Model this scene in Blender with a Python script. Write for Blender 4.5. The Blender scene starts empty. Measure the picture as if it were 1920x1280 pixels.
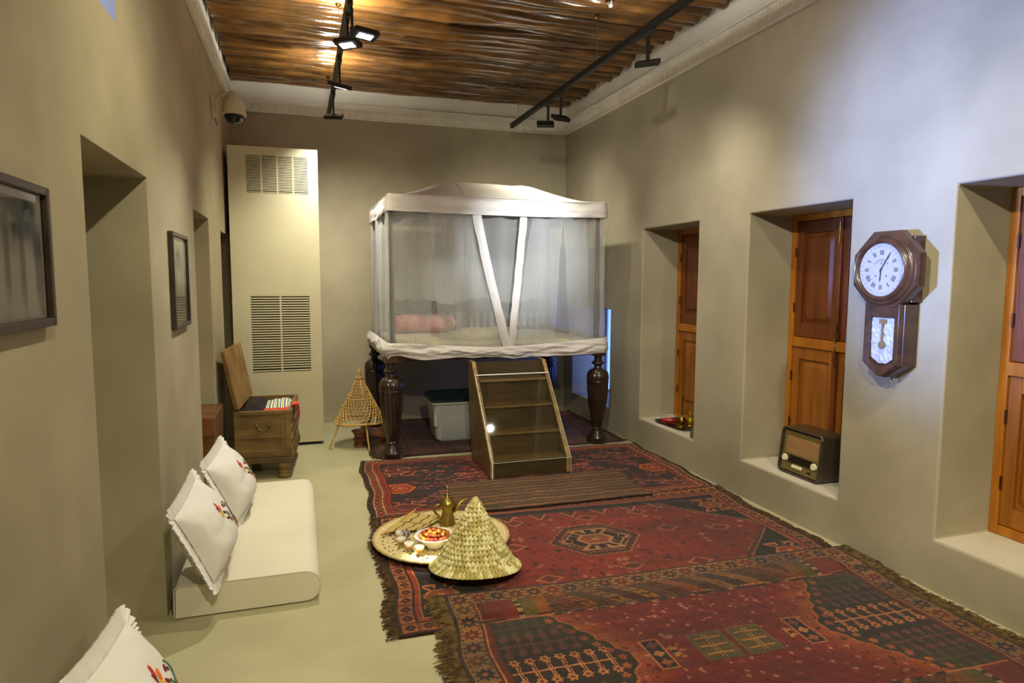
import bpy, bmesh, math, random
import numpy as np
from mathutils import Matrix, Vector, Euler
random.seed(7); RNG = np.random.default_rng(7)
S = bpy.context.scene
COL = S.collection
PI = math.pi

def lin(c):
    return tuple(((x/255)/12.92 if x/255 <= .04045 else ((x/255+.055)/1.055)**2.4) for x in c[:3])

# ------------------------------------------------------------------ camera
YAW, PITCH, ROLL = 0.31005941, 0.09432394, -0.00343521
FPX, CAMH = 1237.8, 1.6
_cy, _sy, _cp, _sp = math.cos(YAW), math.sin(YAW), math.cos(PITCH), math.sin(PITCH)
_f = Vector((_sy*_cp, _cy*_cp, -_sp)); _r = Vector((_cy, -_sy, 0)); _d = _f.cross(_r)
_c, _s = math.cos(ROLL), math.sin(ROLL)
_R, _D = _c*_r+_s*_d, -_s*_r+_c*_d
cam = bpy.data.objects.new('camera', bpy.data.cameras.new('camera'))
COL.objects.link(cam)
cam.matrix_world = Matrix(((_R.x, -_D.x, -_f.x, 0), (_R.y, -_D.y, -_f.y, 0), (_R.z, -_D.z, -_f.z, CAMH), (0, 0, 0, 1)))
cam.data.sensor_fit = 'HORIZONTAL'; cam.data.sensor_width = 36; cam.data.lens = FPX*36/1920
cam.data.clip_start = .05
S.camera = cam
S.view_settings.view_transform = 'Standard'; S.view_settings.look = 'None'
S.view_settings.gamma = 1; S.view_settings.exposure = 0.2; S.view_settings.use_curve_mapping = False

# ------------------------------------------------------------------ world (dusk sky outside, the room is closed)
w = bpy.data.worlds.new('world'); S.world = w; w.use_nodes = True
w.node_tree.nodes['Background'].inputs[0].default_value = (*lin((90, 120, 200)), 1)
w.node_tree.nodes['Background'].inputs[1].default_value = .3

# ------------------------------------------------------------------ lights
WARM = (1.0, .91, .60); NEUT = (1.0, .95, .80); COOL = (.86, .94, 1.0); DAY = (.22, .37, 1.0)
def spot(name, loc, target, power, color, angle, blend=.6, radius=.04):
    l = bpy.data.lights.new(name, 'SPOT'); l.energy = power; l.color = color
    l.spot_size = math.radians(angle); l.spot_blend = blend; l.shadow_soft_size = radius
    o = bpy.data.objects.new(name, l); COL.objects.link(o); o.location = loc
    o.rotation_euler = (Vector(target)-Vector(loc)).to_track_quat('-Z', 'Y').to_euler()
    return o
def area(name, loc, target, power, color, sx, sy, spread=180):
    l = bpy.data.lights.new(name, 'AREA'); l.energy = power; l.color = color
    l.shape = 'RECTANGLE'; l.size = sx; l.size_y = sy; l.spread = math.radians(spread)
    o = bpy.data.objects.new(name, l); COL.objects.link(o); o.location = loc
    o.rotation_euler = (Vector(target)-Vector(loc)).to_track_quat('-Z', 'Y').to_euler()
    return o
TLX, TRX, TZ = .32, 2.22, 3.22           # the two lighting tracks: x of each, z of their underside
# every head: (x, y) on its track, height of the head, aim, watts, colour, beam angle, blend
HEADS = [
 ('L', -.3, 3.05, (1.2, 1.4, 0), 220, WARM, 150, 1), ('L', 1.3, 3.05, (3.08, 4.1, .9), 230, NEUT, 95, 1), ('L', 2.7, 3.05, (-.635, 3.1, 1.2), 60, WARM, 140, 1),  # first and third are unseen wide heads added for general fill
 ('L', 4.35, 3.06, (-.15, 3.75, .1), 115, NEUT, 95, 1), ('L', 4.16, 3.06, (.655, 3.545, .04), 1500, (1, .96, .82), 6.8, 1), ('L', 5.22, 3.04, (-.2, 6.1, .4), 95, WARM, 110, 1), ('L', 6.17, 3.03, (.6, 7.3, .6), 120, NEUT, 125, 1),
 ('R', 4.02, 3.03, (3.0, 4.9, .8), 60, NEUT, 130, 1), ('R', 5.55, 3.02, (1.9, 7.2, .3), 45, WARM, 120, 1), ('R', 5.85, 3.03, (2.6, 7.3, 1), 60, NEUT, 130, 1),
 ('R', 1.9, 3.03, (1.98, 5.74, 1.86), 950, COOL, 21, 1), ('R', 1.2, 3.03, (2.2, 2.5, 0), 110, WARM, 140, 1)]  # the last is an unseen wide head added for general fill
# warm strip on top of each track that washes the ceiling poles
for _y in (-.6, 1.0, 2.6, 4.1, 5.0, 6.4):
    area('track_uplight', (TLX, _y, 3.29), (TLX, _y, 4), 19, (1.0, .94, .83), .06, .34, 170)
area('track_uplight_right', (TRX, 2.0, 3.29), (TRX, 2.0, 4), 34, (1.0, .93, .80), .06, 5.0, 165)
# blue daylight from the doorway beside the camera
spot('doorway_daylight', (-1.05, 2.85, 1.60), (3.08, 2.42, 2.12), 1700, DAY, 39, 1, .16)

# ------------------------------------------------------------------ helpers
def tag(o, label=None, cat=None, group=None, kind=None):
    if label: o['label'] = label
    if cat: o['category'] = cat
    if group: o['group'] = group
    if kind: o['kind'] = kind
    return o
def link(o, parent=None):
    COL.objects.link(o)
    if parent: o.parent = parent
    return o
def thing(name, label, cat, loc=(0, 0, 0), rot=(0, 0, 0), group=None):
    o = bpy.data.objects.new(name, None); o.empty_display_size = .1
    link(o); o.location = loc; o.rotation_euler = rot
    return tag(o, label, cat, group)
def children(o):
    return [c for c in bpy.data.objects if c.parent == o]
def copy_tree(o, parent=None):
    c = o.copy(); link(c, parent)
    for ch in children(o): copy_tree(ch, c)
    return c

class MB:
    def __init__(s): s.v = []; s.f = []; s.m = []
    def add(s, vs, fs, m=0, M=None):
        n = len(s.v)
        for p in vs:
            p = Vector(p)
            s.v.append(tuple(M @ p) if M else tuple(p))
        for f in fs: s.f.append(tuple(i+n for i in f)); s.m.append(m)
        return s
    def box(s, x0, x1, y0, y1, z0, z1, m=0, M=None):
        return s.add([(x0, y0, z0), (x1, y0, z0), (x1, y1, z0), (x0, y1, z0), (x0, y0, z1), (x1, y0, z1), (x1, y1, z1), (x0, y1, z1)],
              [(3, 2, 1, 0), (4, 5, 6, 7), (0, 1, 5, 4), (1, 2, 6, 5), (2, 3, 7, 6), (3, 0, 4, 7)], m, M)
    def prism(s, poly, h0, h1, m=0, M=None):
        """poly in xy, extruded along z from h0 to h1"""
        n = len(poly)
        vs = [(x, y, h0) for x, y in poly]+[(x, y, h1) for x, y in poly]
        fs = [tuple(range(n-1, -1, -1)), tuple(range(n, 2*n))]+[(i, (i+1) % n, n+(i+1) % n, n+i) for i in range(n)]
        return s.add(vs, fs, m, M)
    def lathe(s, prof, seg=24, m=0, M=None, rf=None, caps=True):
        """prof: list of (r, z); rf(angle, z) multiplies the radius"""
        vs = []; fs = []
        for r, z in prof:
            for k in range(seg):
                a = 2*PI*k/seg; q = r*(rf(a, z) if rf else 1)
                vs.append((q*math.cos(a), q*math.sin(a), z))
        for i in range(len(prof)-1):
            for k in range(seg):
                k2 = (k+1) % seg
                fs.append((i*seg+k, i*seg+k2, (i+1)*seg+k2, (i+1)*seg+k))
        if caps and prof[0][0] > 1e-5: fs.append(tuple(range(seg-1, -1, -1)))
        if caps and prof[-1][0] > 1e-5: fs.append(tuple((len(prof)-1)*seg+k for k in range(seg)))
        return s.add(vs, fs, m, M)
    def tube(s, pts, r, seg=8, m=0, closed=False, M=None, flat=1.0):
        pts = [Vector(p) for p in pts]; n = len(pts)
        rs = r if hasattr(r, '__len__') else [r]*n
        vs = []; fs = []; ref = None
        for i, p in enumerate(pts):
            if closed: t = pts[(i+1) % n]-pts[i-1]
            else: t = pts[min(i+1, n-1)]-pts[max(i-1, 0)]
            t.normalize()
            if ref is None: ref = Vector((0, 0, 1)) if abs(t.z) < .9 else Vector((1, 0, 0))
            b = t.cross(ref)
            if b.length < 1e-5: b = t.cross(Vector((.3, .7, .2)))
            b.normalize(); nn = b.cross(t); ref = nn
            for k in range(seg):
                a = 2*PI*k/seg
                vs.append(p+rs[i]*(math.cos(a)*b+flat*math.sin(a)*nn))
        for i in range(n if closed else n-1):
            j = (i+1) % n
            for k in range(seg):
                k2 = (k+1) % seg
                fs.append((i*seg+k, i*seg+k2, j*seg+k2, j*seg+k))
        if not closed:
            fs.append(tuple(range(seg-1, -1, -1))); fs.append(tuple((n-1)*seg+k for k in range(seg)))
        return s.add(vs, fs, m, M)
    def grid(s, nu, nv, fn, m=0, M=None, wrap=False):
        vs = [fn(i/nu, j/nv) for j in range(nv+1) for i in range(nu+(0 if wrap else 1))]
        w_ = nu if wrap else nu+1
        fs = []
        for j in range(nv):
            for i in range(nu):
                i2 = (i+1) % w_
                fs.append((j*w_+i, j*w_+i2, (j+1)*w_+i2, (j+1)*w_+i))
        return s.add(vs, fs, m, M)
    def ball(s, c, rx, ry, rz, seg=12, rings=8, m=0, M=None):
        return s.grid(seg, rings, lambda u, v: (c[0]+rx*math.sin(PI*v)*math.cos(2*PI*u), c[1]+ry*math.sin(PI*v)*math.sin(2*PI*u), c[2]-rz*math.cos(PI*v)), m, M, True)
    def mesh(s, name, mats, smooth=None):
        me = bpy.data.meshes.new(name); me.from_pydata(s.v, [], s.f)
        for q in (mats if isinstance(mats, (list, tuple)) else [mats]): me.materials.append(q)
        me.polygons.foreach_set('material_index', s.m)
        if smooth is not None:
            me.polygons.foreach_set('use_smooth', [True]*len(s.f))
            me.update(); me.set_sharp_from_angle(angle=math.radians(smooth))
        me.update(); return me
    def build(s, name, mats, parent=None, smooth=None, bevel=0, segs=2, solid=0, loc=None, rot=None):
        o = bpy.data.objects.new(name, s.mesh(name, mats, smooth)); link(o, parent)
        if loc: o.location = loc
        if rot: o.rotation_euler = rot
        if solid:
            q = o.modifiers.new('solid', 'SOLIDIFY'); q.thickness = solid; q.offset = 0
        if bevel:
            q = o.modifiers.new('bevel', 'BEVEL'); q.width = bevel; q.segments = segs; q.limit_method = 'ANGLE'; q.angle_limit = math.radians(40)
        return o

def grid_np(name, V, colors, mat, parent=None, smooth=True):
    """V: (nx+1, ny+1, 3) vertices; colors: (nx, ny, 3) sRGB 0..255 per cell"""
    nx, ny = V.shape[0]-1, V.shape[1]-1
    me = bpy.data.meshes.new(name)
    me.vertices.add((nx+1)*(ny+1)); me.vertices.foreach_set('co', V.astype(np.float32).ravel())
    i, j = np.meshgrid(np.arange(nx), np.arange(ny), indexing='ij')
    a = i*(ny+1)+j
    q = np.stack([a, a+ny+1, a+ny+2, a+1], -1).reshape(-1, 4)
    me.loops.add(q.size); me.loops.foreach_set('vertex_index', q.ravel().astype(np.int32))
    me.polygons.add(len(q)); me.polygons.foreach_set('loop_start', np.arange(0, q.size, 4, dtype=np.int32))
    me.polygons.foreach_set('use_smooth', np.full(len(q), smooth))
    me.update(calc_edges=True)
    c = np.clip(colors.reshape(-1, 3)/255., 0, 1)
    c = np.where(c <= .04045, c/12.92, ((c+.055)/1.055)**2.4)
    at = me.color_attributes.new('Col', 'FLOAT_COLOR', 'CORNER')
    at.data.foreach_set('color', np.repeat(np.concatenate([c, np.ones((len(c), 1))], 1), 4, axis=0).astype(np.float32).ravel())
    me.materials.append(mat); me.validate(); me.update()
    o = bpy.data.objects.new(name, me); link(o, parent)
    return o

# ------------------------------------------------------------------ materials
def mat(name, col, rough=.6, metal=0., col2=None, scale=4., detail=4., bump=0., bscale=40., coat=0., stretch=None, lo=.35, hi=.65, spec=.5, rand=0., trans=0., alpha=1., sheen=0., ior=1.45, wave=False, sss=0.):
    m = bpy.data.materials.new(name); m.use_nodes = True
    nt = m.node_tree; b = nt.nodes['Principled BSDF']; N = nt.nodes.new; L = nt.links.new
    b.inputs['Base Color'].default_value = (*lin(col), 1); b.inputs['Roughness'].default_value = rough
    b.inputs['Metallic'].default_value = metal; b.inputs['Specular IOR Level'].default_value = spec
    b.inputs['Coat Weight'].default_value = coat; b.inputs['Coat Roughness'].default_value = .16
    b.inputs['Transmission Weight'].default_value = trans; b.inputs['Alpha'].default_value = alpha
    b.inputs['Sheen Weight'].default_value = sheen; b.inputs['IOR'].default_value = ior
    tc = N('ShaderNodeTexCoord'); mp = N('ShaderNodeMapping'); L(tc.outputs['Object'], mp.inputs['Vector'])
    if stretch: mp.inputs['Scale'].default_value = stretch
    out = None
    if col2:
        nz = N('ShaderNodeTexNoise'); nz.inputs['Scale'].default_value = scale; nz.inputs['Detail'].default_value = detail
        L(mp.outputs[0], nz.inputs['Vector'])
        rp = N('ShaderNodeValToRGB'); rp.color_ramp.elements[0].position = lo; rp.color_ramp.elements[1].position = hi
        rp.color_ramp.elements[0].color = (*lin(col), 1); rp.color_ramp.elements[1].color = (*lin(col2), 1)
        L(nz.outputs['Fac'], rp.inputs['Fac']); out = rp.outputs[0]
    if rand:
        oi = N('ShaderNodeObjectInfo'); mr = N('ShaderNodeMapRange'); L(oi.outputs['Random'], mr.inputs['Value'])
        mr.inputs['To Min'].default_value = 1-rand; mr.inputs['To Max'].default_value = 1+rand
        hs = N('ShaderNodeHueSaturation'); L(mr.outputs[0], hs.inputs['Value'])
        if out: L(out, hs.inputs['Color'])
        else: hs.inputs['Color'].default_value = (*lin(col), 1)
        out = hs.outputs[0]
    if out: L(out, b.inputs['Base Color'])
    if bump:
        bz = N('ShaderNodeTexNoise'); bz.inputs['Scale'].default_value = bscale; bz.inputs['Detail'].default_value = 5
        L(mp.outputs[0], bz.inputs['Vector'])
        bp = N('ShaderNodeBump'); bp.inputs['Strength'].default_value = bump; bp.inputs['Distance'].default_value = .02
        L(bz.outputs['Fac'], bp.inputs['Height']); L(bp.outputs[0], b.inputs['Normal'])
    return m
def attr_mat(name, rough=.95, sheen=.15, bump=.25, bscale=400, spec=.15):
    m = mat(name, (128, 128, 128), rough, bump=bump, bscale=bscale, sheen=sheen, spec=spec)
    nt = m.node_tree; a = nt.nodes.new('ShaderNodeVertexColor'); a.layer_name = 'Col'
    nt.links.new(a.outputs[0], nt.nodes['Principled BSDF'].inputs['Base Color']); return m
def emis(name, col, strength):
    m = bpy.data.materials.new(name); m.use_nodes = True
    b = m.node_tree.nodes['Principled BSDF']; b.inputs['Base Color'].default_value = (*lin(col), 1)
    b.inputs['Emission Color'].default_value = (*lin(col), 1); b.inputs['Emission Strength'].default_value = strength
    return m
def sheer(name, col, opacity, rough=.8, tl_=.35):
    """gauze: the more it is seen edge-on, the denser its threads close up"""
    m = bpy.data.materials.new(name); m.use_nodes = True; nt = m.node_tree; N = nt.nodes.new; L = nt.links.new
    b = nt.nodes['Principled BSDF']; b.inputs['Base Color'].default_value = (*lin(col), 1); b.inputs['Roughness'].default_value = rough
    b.inputs['Specular IOR Level'].default_value = .2
    tl = N('ShaderNodeBsdfTranslucent'); tl.inputs[0].default_value = (*lin(col), 1)
    m1 = N('ShaderNodeMixShader'); m1.inputs[0].default_value = tl_; L(b.outputs[0], m1.inputs[1]); L(tl.outputs[0], m1.inputs[2])
    g = N('ShaderNodeNewGeometry'); dt = N('ShaderNodeVectorMath'); dt.operation = 'DOT_PRODUCT'; L(g.outputs['Normal'], dt.inputs[0]); L(g.outputs['Incoming'], dt.inputs[1])
    ab = N('ShaderNodeMath'); ab.operation = 'ABSOLUTE'; L(dt.outputs['Value'], ab.inputs[0])
    mxm = N('ShaderNodeMath'); mxm.operation = 'MAXIMUM'; mxm.inputs[1].default_value = .12; L(ab.outputs[0], mxm.inputs[0])
    iv = N('ShaderNodeMath'); iv.operation = 'DIVIDE'; iv.inputs[0].default_value = 1; L(mxm.outputs[0], iv.inputs[1])
    pw = N('ShaderNodeMath'); pw.operation = 'POWER'; pw.inputs[0].default_value = 1-opacity; L(iv.outputs[0], pw.inputs[1])
    tp = N('ShaderNodeBsdfTransparent'); m2 = N('ShaderNodeMixShader'); L(pw.outputs[0], m2.inputs[0])
    L(m1.outputs[0], m2.inputs[1]); L(tp.outputs[0], m2.inputs[2]); L(m2.outputs[0], nt.nodes['Material Output'].inputs['Surface'])
    return m
def clear(name, tint=(235, 240, 235), refl=.5):
    """thin acrylic or glass sheet: transparent with a mirror-like sheen by fresnel"""
    m = bpy.data.materials.new(name); m.use_nodes = True; nt = m.node_tree; N = nt.nodes.new; L = nt.links.new
    g = N('ShaderNodeBsdfGlossy'); g.inputs['Roughness'].default_value = .03
    tp = N('ShaderNodeBsdfTransparent'); tp.inputs[0].default_value = (*lin(tint), 1)
    fr = N('ShaderNodeFresnel'); fr.inputs[0].default_value = 1.0+refl
    mx = N('ShaderNodeMixShader'); L(fr.outputs[0], mx.inputs[0]); L(tp.outputs[0], mx.inputs[1]); L(g.outputs[0], mx.inputs[2])
    L(mx.outputs[0], nt.nodes['Material Output'].inputs['Surface']); return m

PLASTER = mat('plaster', (180, 171, 147), .85, col2=(142, 134, 112), scale=1.1, detail=10, bump=.2, bscale=7, lo=.28, hi=.74, spec=.2)
WHITE = mat('white_paint', (238, 235, 222), .7, col2=(228, 224, 210), scale=3)
FLOORM = mat('polished_screed', (186, 182, 148), .32, col2=(172, 168, 134), scale=2.2, detail=6, bump=.03, bscale=14, spec=.35)
SILL = mat('white_sill', (214, 206, 188), .6, col2=(200, 192, 172), scale=6)
LOG = mat('varnished_pole', (58, 38, 18), .22, col2=(128, 88, 42), scale=3.5, detail=8, bump=.55, bscale=6, coat=.6, stretch=(.9, 1.7, 1.7), lo=.3, hi=.72, rand=.5)
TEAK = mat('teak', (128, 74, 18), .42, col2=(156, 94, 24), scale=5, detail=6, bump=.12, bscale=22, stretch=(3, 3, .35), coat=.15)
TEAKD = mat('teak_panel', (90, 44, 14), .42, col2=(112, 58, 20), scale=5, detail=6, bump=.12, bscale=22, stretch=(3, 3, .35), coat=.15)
TEAKG = mat('golden_teak', (176, 110, 22), .42, col2=(150, 88, 16), scale=6, detail=6, bump=.1, bscale=22, stretch=(3, 3, .35), coat=.15)
DARKWOOD = mat('dark_carved_wood', (34, 23, 17), .32, col2=(52, 37, 28), scale=7, detail=6, bump=.1, bscale=30, coat=.4)
BEDWOOD = mat('bed_rail_wood', (70, 44, 24), .38, col2=(92, 60, 34), scale=6, stretch=(.5, 3, 3), bump=.08, bscale=30, coat=.2)
BLACK = mat('black_metal', (30, 30, 28), .5, spec=.4)
GREYM = mat('track_grey', (58, 57, 50), .5, metal=.3)
BRASS = mat('brass', (176, 140, 58), .26, metal=1., col2=(148, 112, 42), scale=9)
STEEL = mat('steel', (170, 168, 160), .3, metal=1.)
# ------------------------------------------------------------------ room shell
XL, XR, Y0, YB, ZC = -.635, 3.08, -1.6, 7.51, 3.72
def holes_wall(name, x, y0, y1, z0, z1, holes, out, thick, m):
    """wall in the plane x; holes: (ya, yb, za, zb, depth, back?) ; out = +1/-1 the way reveals go"""
    mb = MB()
    ys = sorted({y0, y1, *[h[0] for h in holes], *[h[1] for h in holes]})
    zs = sorted({z0, z1, *[h[2] for h in holes], *[h[3] for h in holes]})
    for a, b in zip(ys, ys[1:]):
        for c, d in zip(zs, zs[1:]):
            ym, zm = (a+b)/2, (c+d)/2
            if any(h[0] < ym < h[1] and h[2] < zm < h[3] for h in holes): continue
            vs = [(x, a, c), (x, b, c), (x, b, d), (x, a, d)]
            mb.add(vs, [(0, 1, 2, 3) if out < 0 else (3, 2, 1, 0)])
    for ya, yb, za, zb, dep, back in holes:
        X2 = x+out*dep
        zz = [q for q in zs if za-1e-6 <= q <= zb+1e-6]; yy = [q for q in ys if ya-1e-6 <= q <= yb+1e-6]
        for c, d in zip(zz, zz[1:]):
            for q in (ya, yb): mb.add([(x, q, c), (X2, q, c), (X2, q, d), (x, q, d)], [(0, 1, 2, 3)])
        for c, d in zip(yy, yy[1:]):
            for q in ((za, zb) if za > z0 else (zb,)): mb.add([(x, c, q), (X2, c, q), (X2, d, q), (x, d, q)], [(0, 1, 2, 3)])
        if back:
            for c, d in zip(zz, zz[1:]):
                for e, g in zip(yy, yy[1:]): mb.add([(X2, e, c), (X2, g, c), (X2, g, d), (X2, e, d)], [(0, 1, 2, 3)])
    # outer skin
    o2 = x+out*thick
    mb.add([(o2, y0, z0), (o2, y1, z0), (o2, y1, z1), (o2, y0, z1)], [(0, 1, 2, 3)])
    for q in (z1,): mb.add([(x, y0, q), (o2, y0, q), (o2, y1, q), (x, y1, q)], [(0, 1, 2, 3)])
    for q in (y0, y1): mb.add([(x, q, z0), (o2, q, z0), (o2, q, z1), (x, q, z1)], [(0, 1, 2, 3)])
    # weld
    o = mb.build(name, m)
    bm = bmesh.new(); bm.from_mesh(o.data); bmesh.ops.remove_doubles(bm, verts=bm.verts, dist=1e-4)
    bmesh.ops.recalc_face_normals(bm, faces=bm.faces); bm.to_mesh(o.data); bm.free()
    q = o.modifiers.new('bevel', 'BEVEL'); q.width = .012; q.segments = 3; q.limit_method = 'ANGLE'; q.angle_limit = math.radians(60)
    return tag(o, kind='structure')
LH = [(.3, 1.2, 0, 2.04, .75, True), (2.403, 3.337, 0, 2.04, .75, True), (4.676, 5.42, 0, 2.036, .42, True), (6.179, 7.0, 0, 2.0, .42, True), (2.2, 2.93, 2.555, 2.95, .6, False)]
holes_wall('wall_left', XL, Y0, YB, 0, ZC, LH, -1, .9, PLASTER)
WIN = [(4.679, 5.588), (3.120, 4.045), (1.555, 2.472)]
RH = [(a, b, .27, 2.07, .43, True) for a, b in WIN]+[(6.25, 7.25, .25, 1.285, .5, False), (-.01, .91, .27, 2.07, .43, True)]
holes_wall('wall_right', XR, Y0, YB, 0, ZC, RH, 1, .7, PLASTER)
tag(MB().box(XL-.9, XR+.7, YB, YB+.3, 0, ZC).build('wall_back', PLASTER), kind='structure')
tag(MB().box(XL-.9, XR+.7, Y0-.3, Y0, 0, ZC).build('wall_front', PLASTER), kind='structure')
tag(MB().box(XL-.9, XR+.7, Y0-.3, YB+.3, -.2, 0).build('floor', FLOORM), kind='structure')
# white painted sill slabs in the niches
for k, (a, b) in enumerate(WIN):
    tag(MB().box(XR+.004, XR+.43, a+.002, b-.002, .255, .272).build('trim_%d' % (k+4), SILL), kind='structure')

# ------------------------------------------------------------------ ceiling of round poles under a white board
ceil = MB().box(XL-.9, XR+.7, Y0-.3, YB+.3, ZC, ZC+.2).build('ceiling', WHITE); tag(ceil, kind='structure')
def pole_mesh(k):
    rn = random.Random(100+k); n = 64; L = 3.72
    ph = [rn.uniform(0, 6.3) for _ in range(8)]
    r0 = rn.uniform(.046, .068)
    mb = MB(); seg = 12; vs = []; fs = []
    knots = [(rn.uniform(0, L), rn.uniform(3.6, 6), rn.uniform(.14, .34)) for _ in range(rn.randint(4, 8))]
    for i in range(n+1):
        t = i/n*L
        cy = .014*math.sin(t*1.7+ph[0])+.009*math.sin(t*4.1+ph[1]); cz = .008*math.sin(t*2.1+ph[2])+.004*math.sin(t*5.5+ph[3])
        r = r0*(1+.07*math.sin(t*2.6+ph[4])+.05*math.sin(t*7+ph[5]))*(1-.05*t/L)
        for j in range(seg):
            a = 2*PI*j/seg
            q = r*(1+.08*math.sin(2*a+ph[6]+t)+.06*math.sin(3*a+t*5+ph[7])+.03*math.sin(t*17+ph[0]*3+a))
            for kt, ka, kh in knots:
                da = (a-ka+PI) % (2*PI)-PI
                q += r*kh*math.exp(-((t-kt)/.035)**2-(da/.5)**2)
            vs.append((t, cy+q*math.cos(a), cz+q*math.sin(a)))
    for i in range(n):
        for j in range(seg):
            j2 = (j+1) % seg; fs.append((i*seg+j, i*seg+j2, (i+1)*seg+j2, (i+1)*seg+j))
    fs.append(tuple(range(seg-1, -1, -1))); fs.append(tuple(n*seg+j for j in range(seg)))
    mb.add(vs, fs); return mb.mesh('pole', LOG, 50), r0
pm = [pole_mesh(k) for k in range(16)]
y = YB-.045; kk = 0
while y > Y0+.05:
    me, r0 = random.choice(pm)
    o = bpy.data.objects.new('pole', me); link(o, ceil)
    flip = random.random() < .5
    gap = random.uniform(.035, .10); ln = (XR-gap)-(XL+random.uniform(.02, .05))
    zb = 3.585+random.uniform(0, .022)+r0*1.05
    o.scale = (ln/3.72, 1, 1)
    o.location = (XL+.035 if not flip else XR-gap, y, zb)
    o.rotation_euler = (random.uniform(-.4, .4), random.uniform(-.003, .003), (PI if flip else 0)+random.uniform(-.006, .006))
    y -= r0*2*random.uniform(.86, .98)
# ------------------------------------------------------------------ plaster cornice: rail, dentils, zigzag teeth and the white frieze above
def cornice(name, L, M):
    """runs along local x from 0 to L, local y points into the room, z is height"""
    o = bpy.data.objects.new(name, None); link(o); o.matrix_world = M; tag(o, kind='structure')
    MB().box(0, L, 0, .006, 3.44, ZC).build('frieze', WHITE, o)
    MB().box(0, L, 0, .022, 3.315, 3.445).build('band', WHITE, o)
    p = MB(); p.box(0, L, .0, .034, 3.308, 3.322); p.box(0, L, 0, .04, 3.438, 3.456); p.box(0, L, 0, .03, 3.392, 3.398)
    p.build('rail', WHITE, o, bevel=.004)
    d = MB(); n = int(L/.034)
    for i in range(n): d.box(i*.034+.006, i*.034+.023, .02, .034, 3.404, 3.432)
    tag(d.build('dentils', WHITE, o), kind='stuff')
    t = MB(); n = int(L/.075)
    for i in range(n):
        x = i*.075+.01
        t.add([(x, .02, 3.385), (x+.066, .02, 3.385), (x+.033, .02, 3.330), (x+.008, .034, 3.383), (x+.058, .034, 3.383), (x+.033, .034, 3.340)],
              [(0, 1, 4, 3), (1, 2, 5, 4), (2, 0, 3, 5), (3, 4, 5)])
    tag(t.build('zigzag_teeth', WHITE, o), kind='stuff')
    return o
cornice('trim_1', YB-Y0, Matrix.Translation((XL, YB, 0)) @ Matrix.Rotation(-PI/2, 4, 'Z'))
cornice('trim_2', YB-Y0, Matrix.Translation((XR, Y0, 0)) @ Matrix.Rotation(PI/2, 4, 'Z'))
cornice('trim_3', XR-XL, Matrix.Translation((XR, YB, 0)) @ Matrix.Rotation(PI, 4, 'Z'))

# ------------------------------------------------------------------ wooden shutters closing the three window niches
def raised_panel(mb, y0, y1, z0, z1, x, chamf=.028, arch=True):
    """raised field with notched corners, facing -x"""
    c = .03
    def outline(i):
        a, b, e, f = y0+i, y1-i, z0+i, z1-i
        return [(a+c, e), (b-c, e), (b-c*.3, e+c*.3), (b, e+c), (b, f-c), (b-c*.3, f-c*.3), (b-c, f), (a+c, f), (a+c*.3, f-c*.3), (a, f-c), (a, e+c), (a+c*.3, e+c*.3)]
    A, B = outline(0), outline(chamf); n = len(A)
    vs = [(x, p, q) for p, q in A]+[(x-.016, p, q) for p, q in B]
    fs = [(i, n+i, n+(i+1) % n, (i+1) % n) for i in range(n)]+[tuple(range(2*n-1, n-1, -1))]
    mb.add(vs, fs)
mat_hinge = mat('old_hinge', (70, 42, 18), .5, metal=.6)
def shutters(name, a, b):
    o = bpy.data.objects.new(name, None); link(o); o.location = (0, 0, 0); tag(o, kind='structure')
    x = XR+.385; z0, z1, zm0, zm1 = .273, 2.068, 1.115, 1.185
    f = MB(); f.box(x-.01, x+.044, b-.045, b-.001, z0, z1); f.box(x-.01, x+.044, a+.001, a+.045, z0, z1)
    f.box(x-.008, x+.044, a+.045, b-.045, z1-.045, z1); f.box(x-.008, x+.044, a+.045, b-.045, z0, z0+.05)
    f.build('window_frame', TEAKG, o, bevel=.004)
    MB().box(x-.014, x+.044, a+.045, b-.045, zm0, zm1).build('crossbar', TEAKG, o, bevel=.004)
    mid = (a+b)/2
    for s0, s1 in ((mid+.004, b-.047), (a+.047, mid-.004)):
        for q0, q1, mt in ((z0+.053, zm0-.003, TEAK), (zm1+.003, z1-.048, TEAKD)):  # upper leaves in darker teak: the shade up there put into the colour
            l = MB(); st = .062
            l.box(x+.004, x+.036, s0, s0+st, q0, q1); l.box(x+.004, x+.036, s1-st, s1, q0, q1)
            l.box(x+.004, x+.036, s0+st, s1-st, q0, q0+.10); l.box(x+.004, x+.036, s0+st, s1-st, q1-.085, q1)
            l.box(x+.024, x+.036, s0+st, s1-st, q0+.1, q1-.085)
            sh = l.build('shutter', mt, o, bevel=.003)
            p = MB(); raised_panel(p, s0+st+.012, s1-st-.012, q0+.115, q1-.1, x+.0235)
            p.build('raised_panel', mt, sh)
    mb = MB().box(x-.018, x+.004, mid-.02, mid+.02, zm1+.005, z1-.05); mb.box(x-.018, x+.004, mid-.02, mid+.02, z0+.053, zm0-.005)
    mb.build('meeting_strip', TEAKD, o, bevel=.004)
    for zz, s in ((zm1+.05, 1), (zm0-.05, -1), (z1-.16, 1)):
        m = MB(); m.tube([(x-.026, mid-.012, zz-.06), (x-.026, mid-.012, zz+.08)], .005, 8)
        m.box(x-.024, x-.017, mid-.022, mid-.002, zz-.05, zz-.03); m.box(x-.024, x-.017, mid-.022, mid-.002, zz+.03, zz+.05)
        m.tube([(x-.026, mid-.012, zz), (x-.04, mid-.012, zz)], .004, 6)
        m.build('bolt', BRASS, o, 40)
    for zz in (.55, .9, 1.4, 1.8):
        m = MB().tube([(x-.006, b-.047, zz-.035), (x-.006, b-.047, zz+.035)], .006, 8); m.build('hinge', mat_hinge, o, 40)
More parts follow.
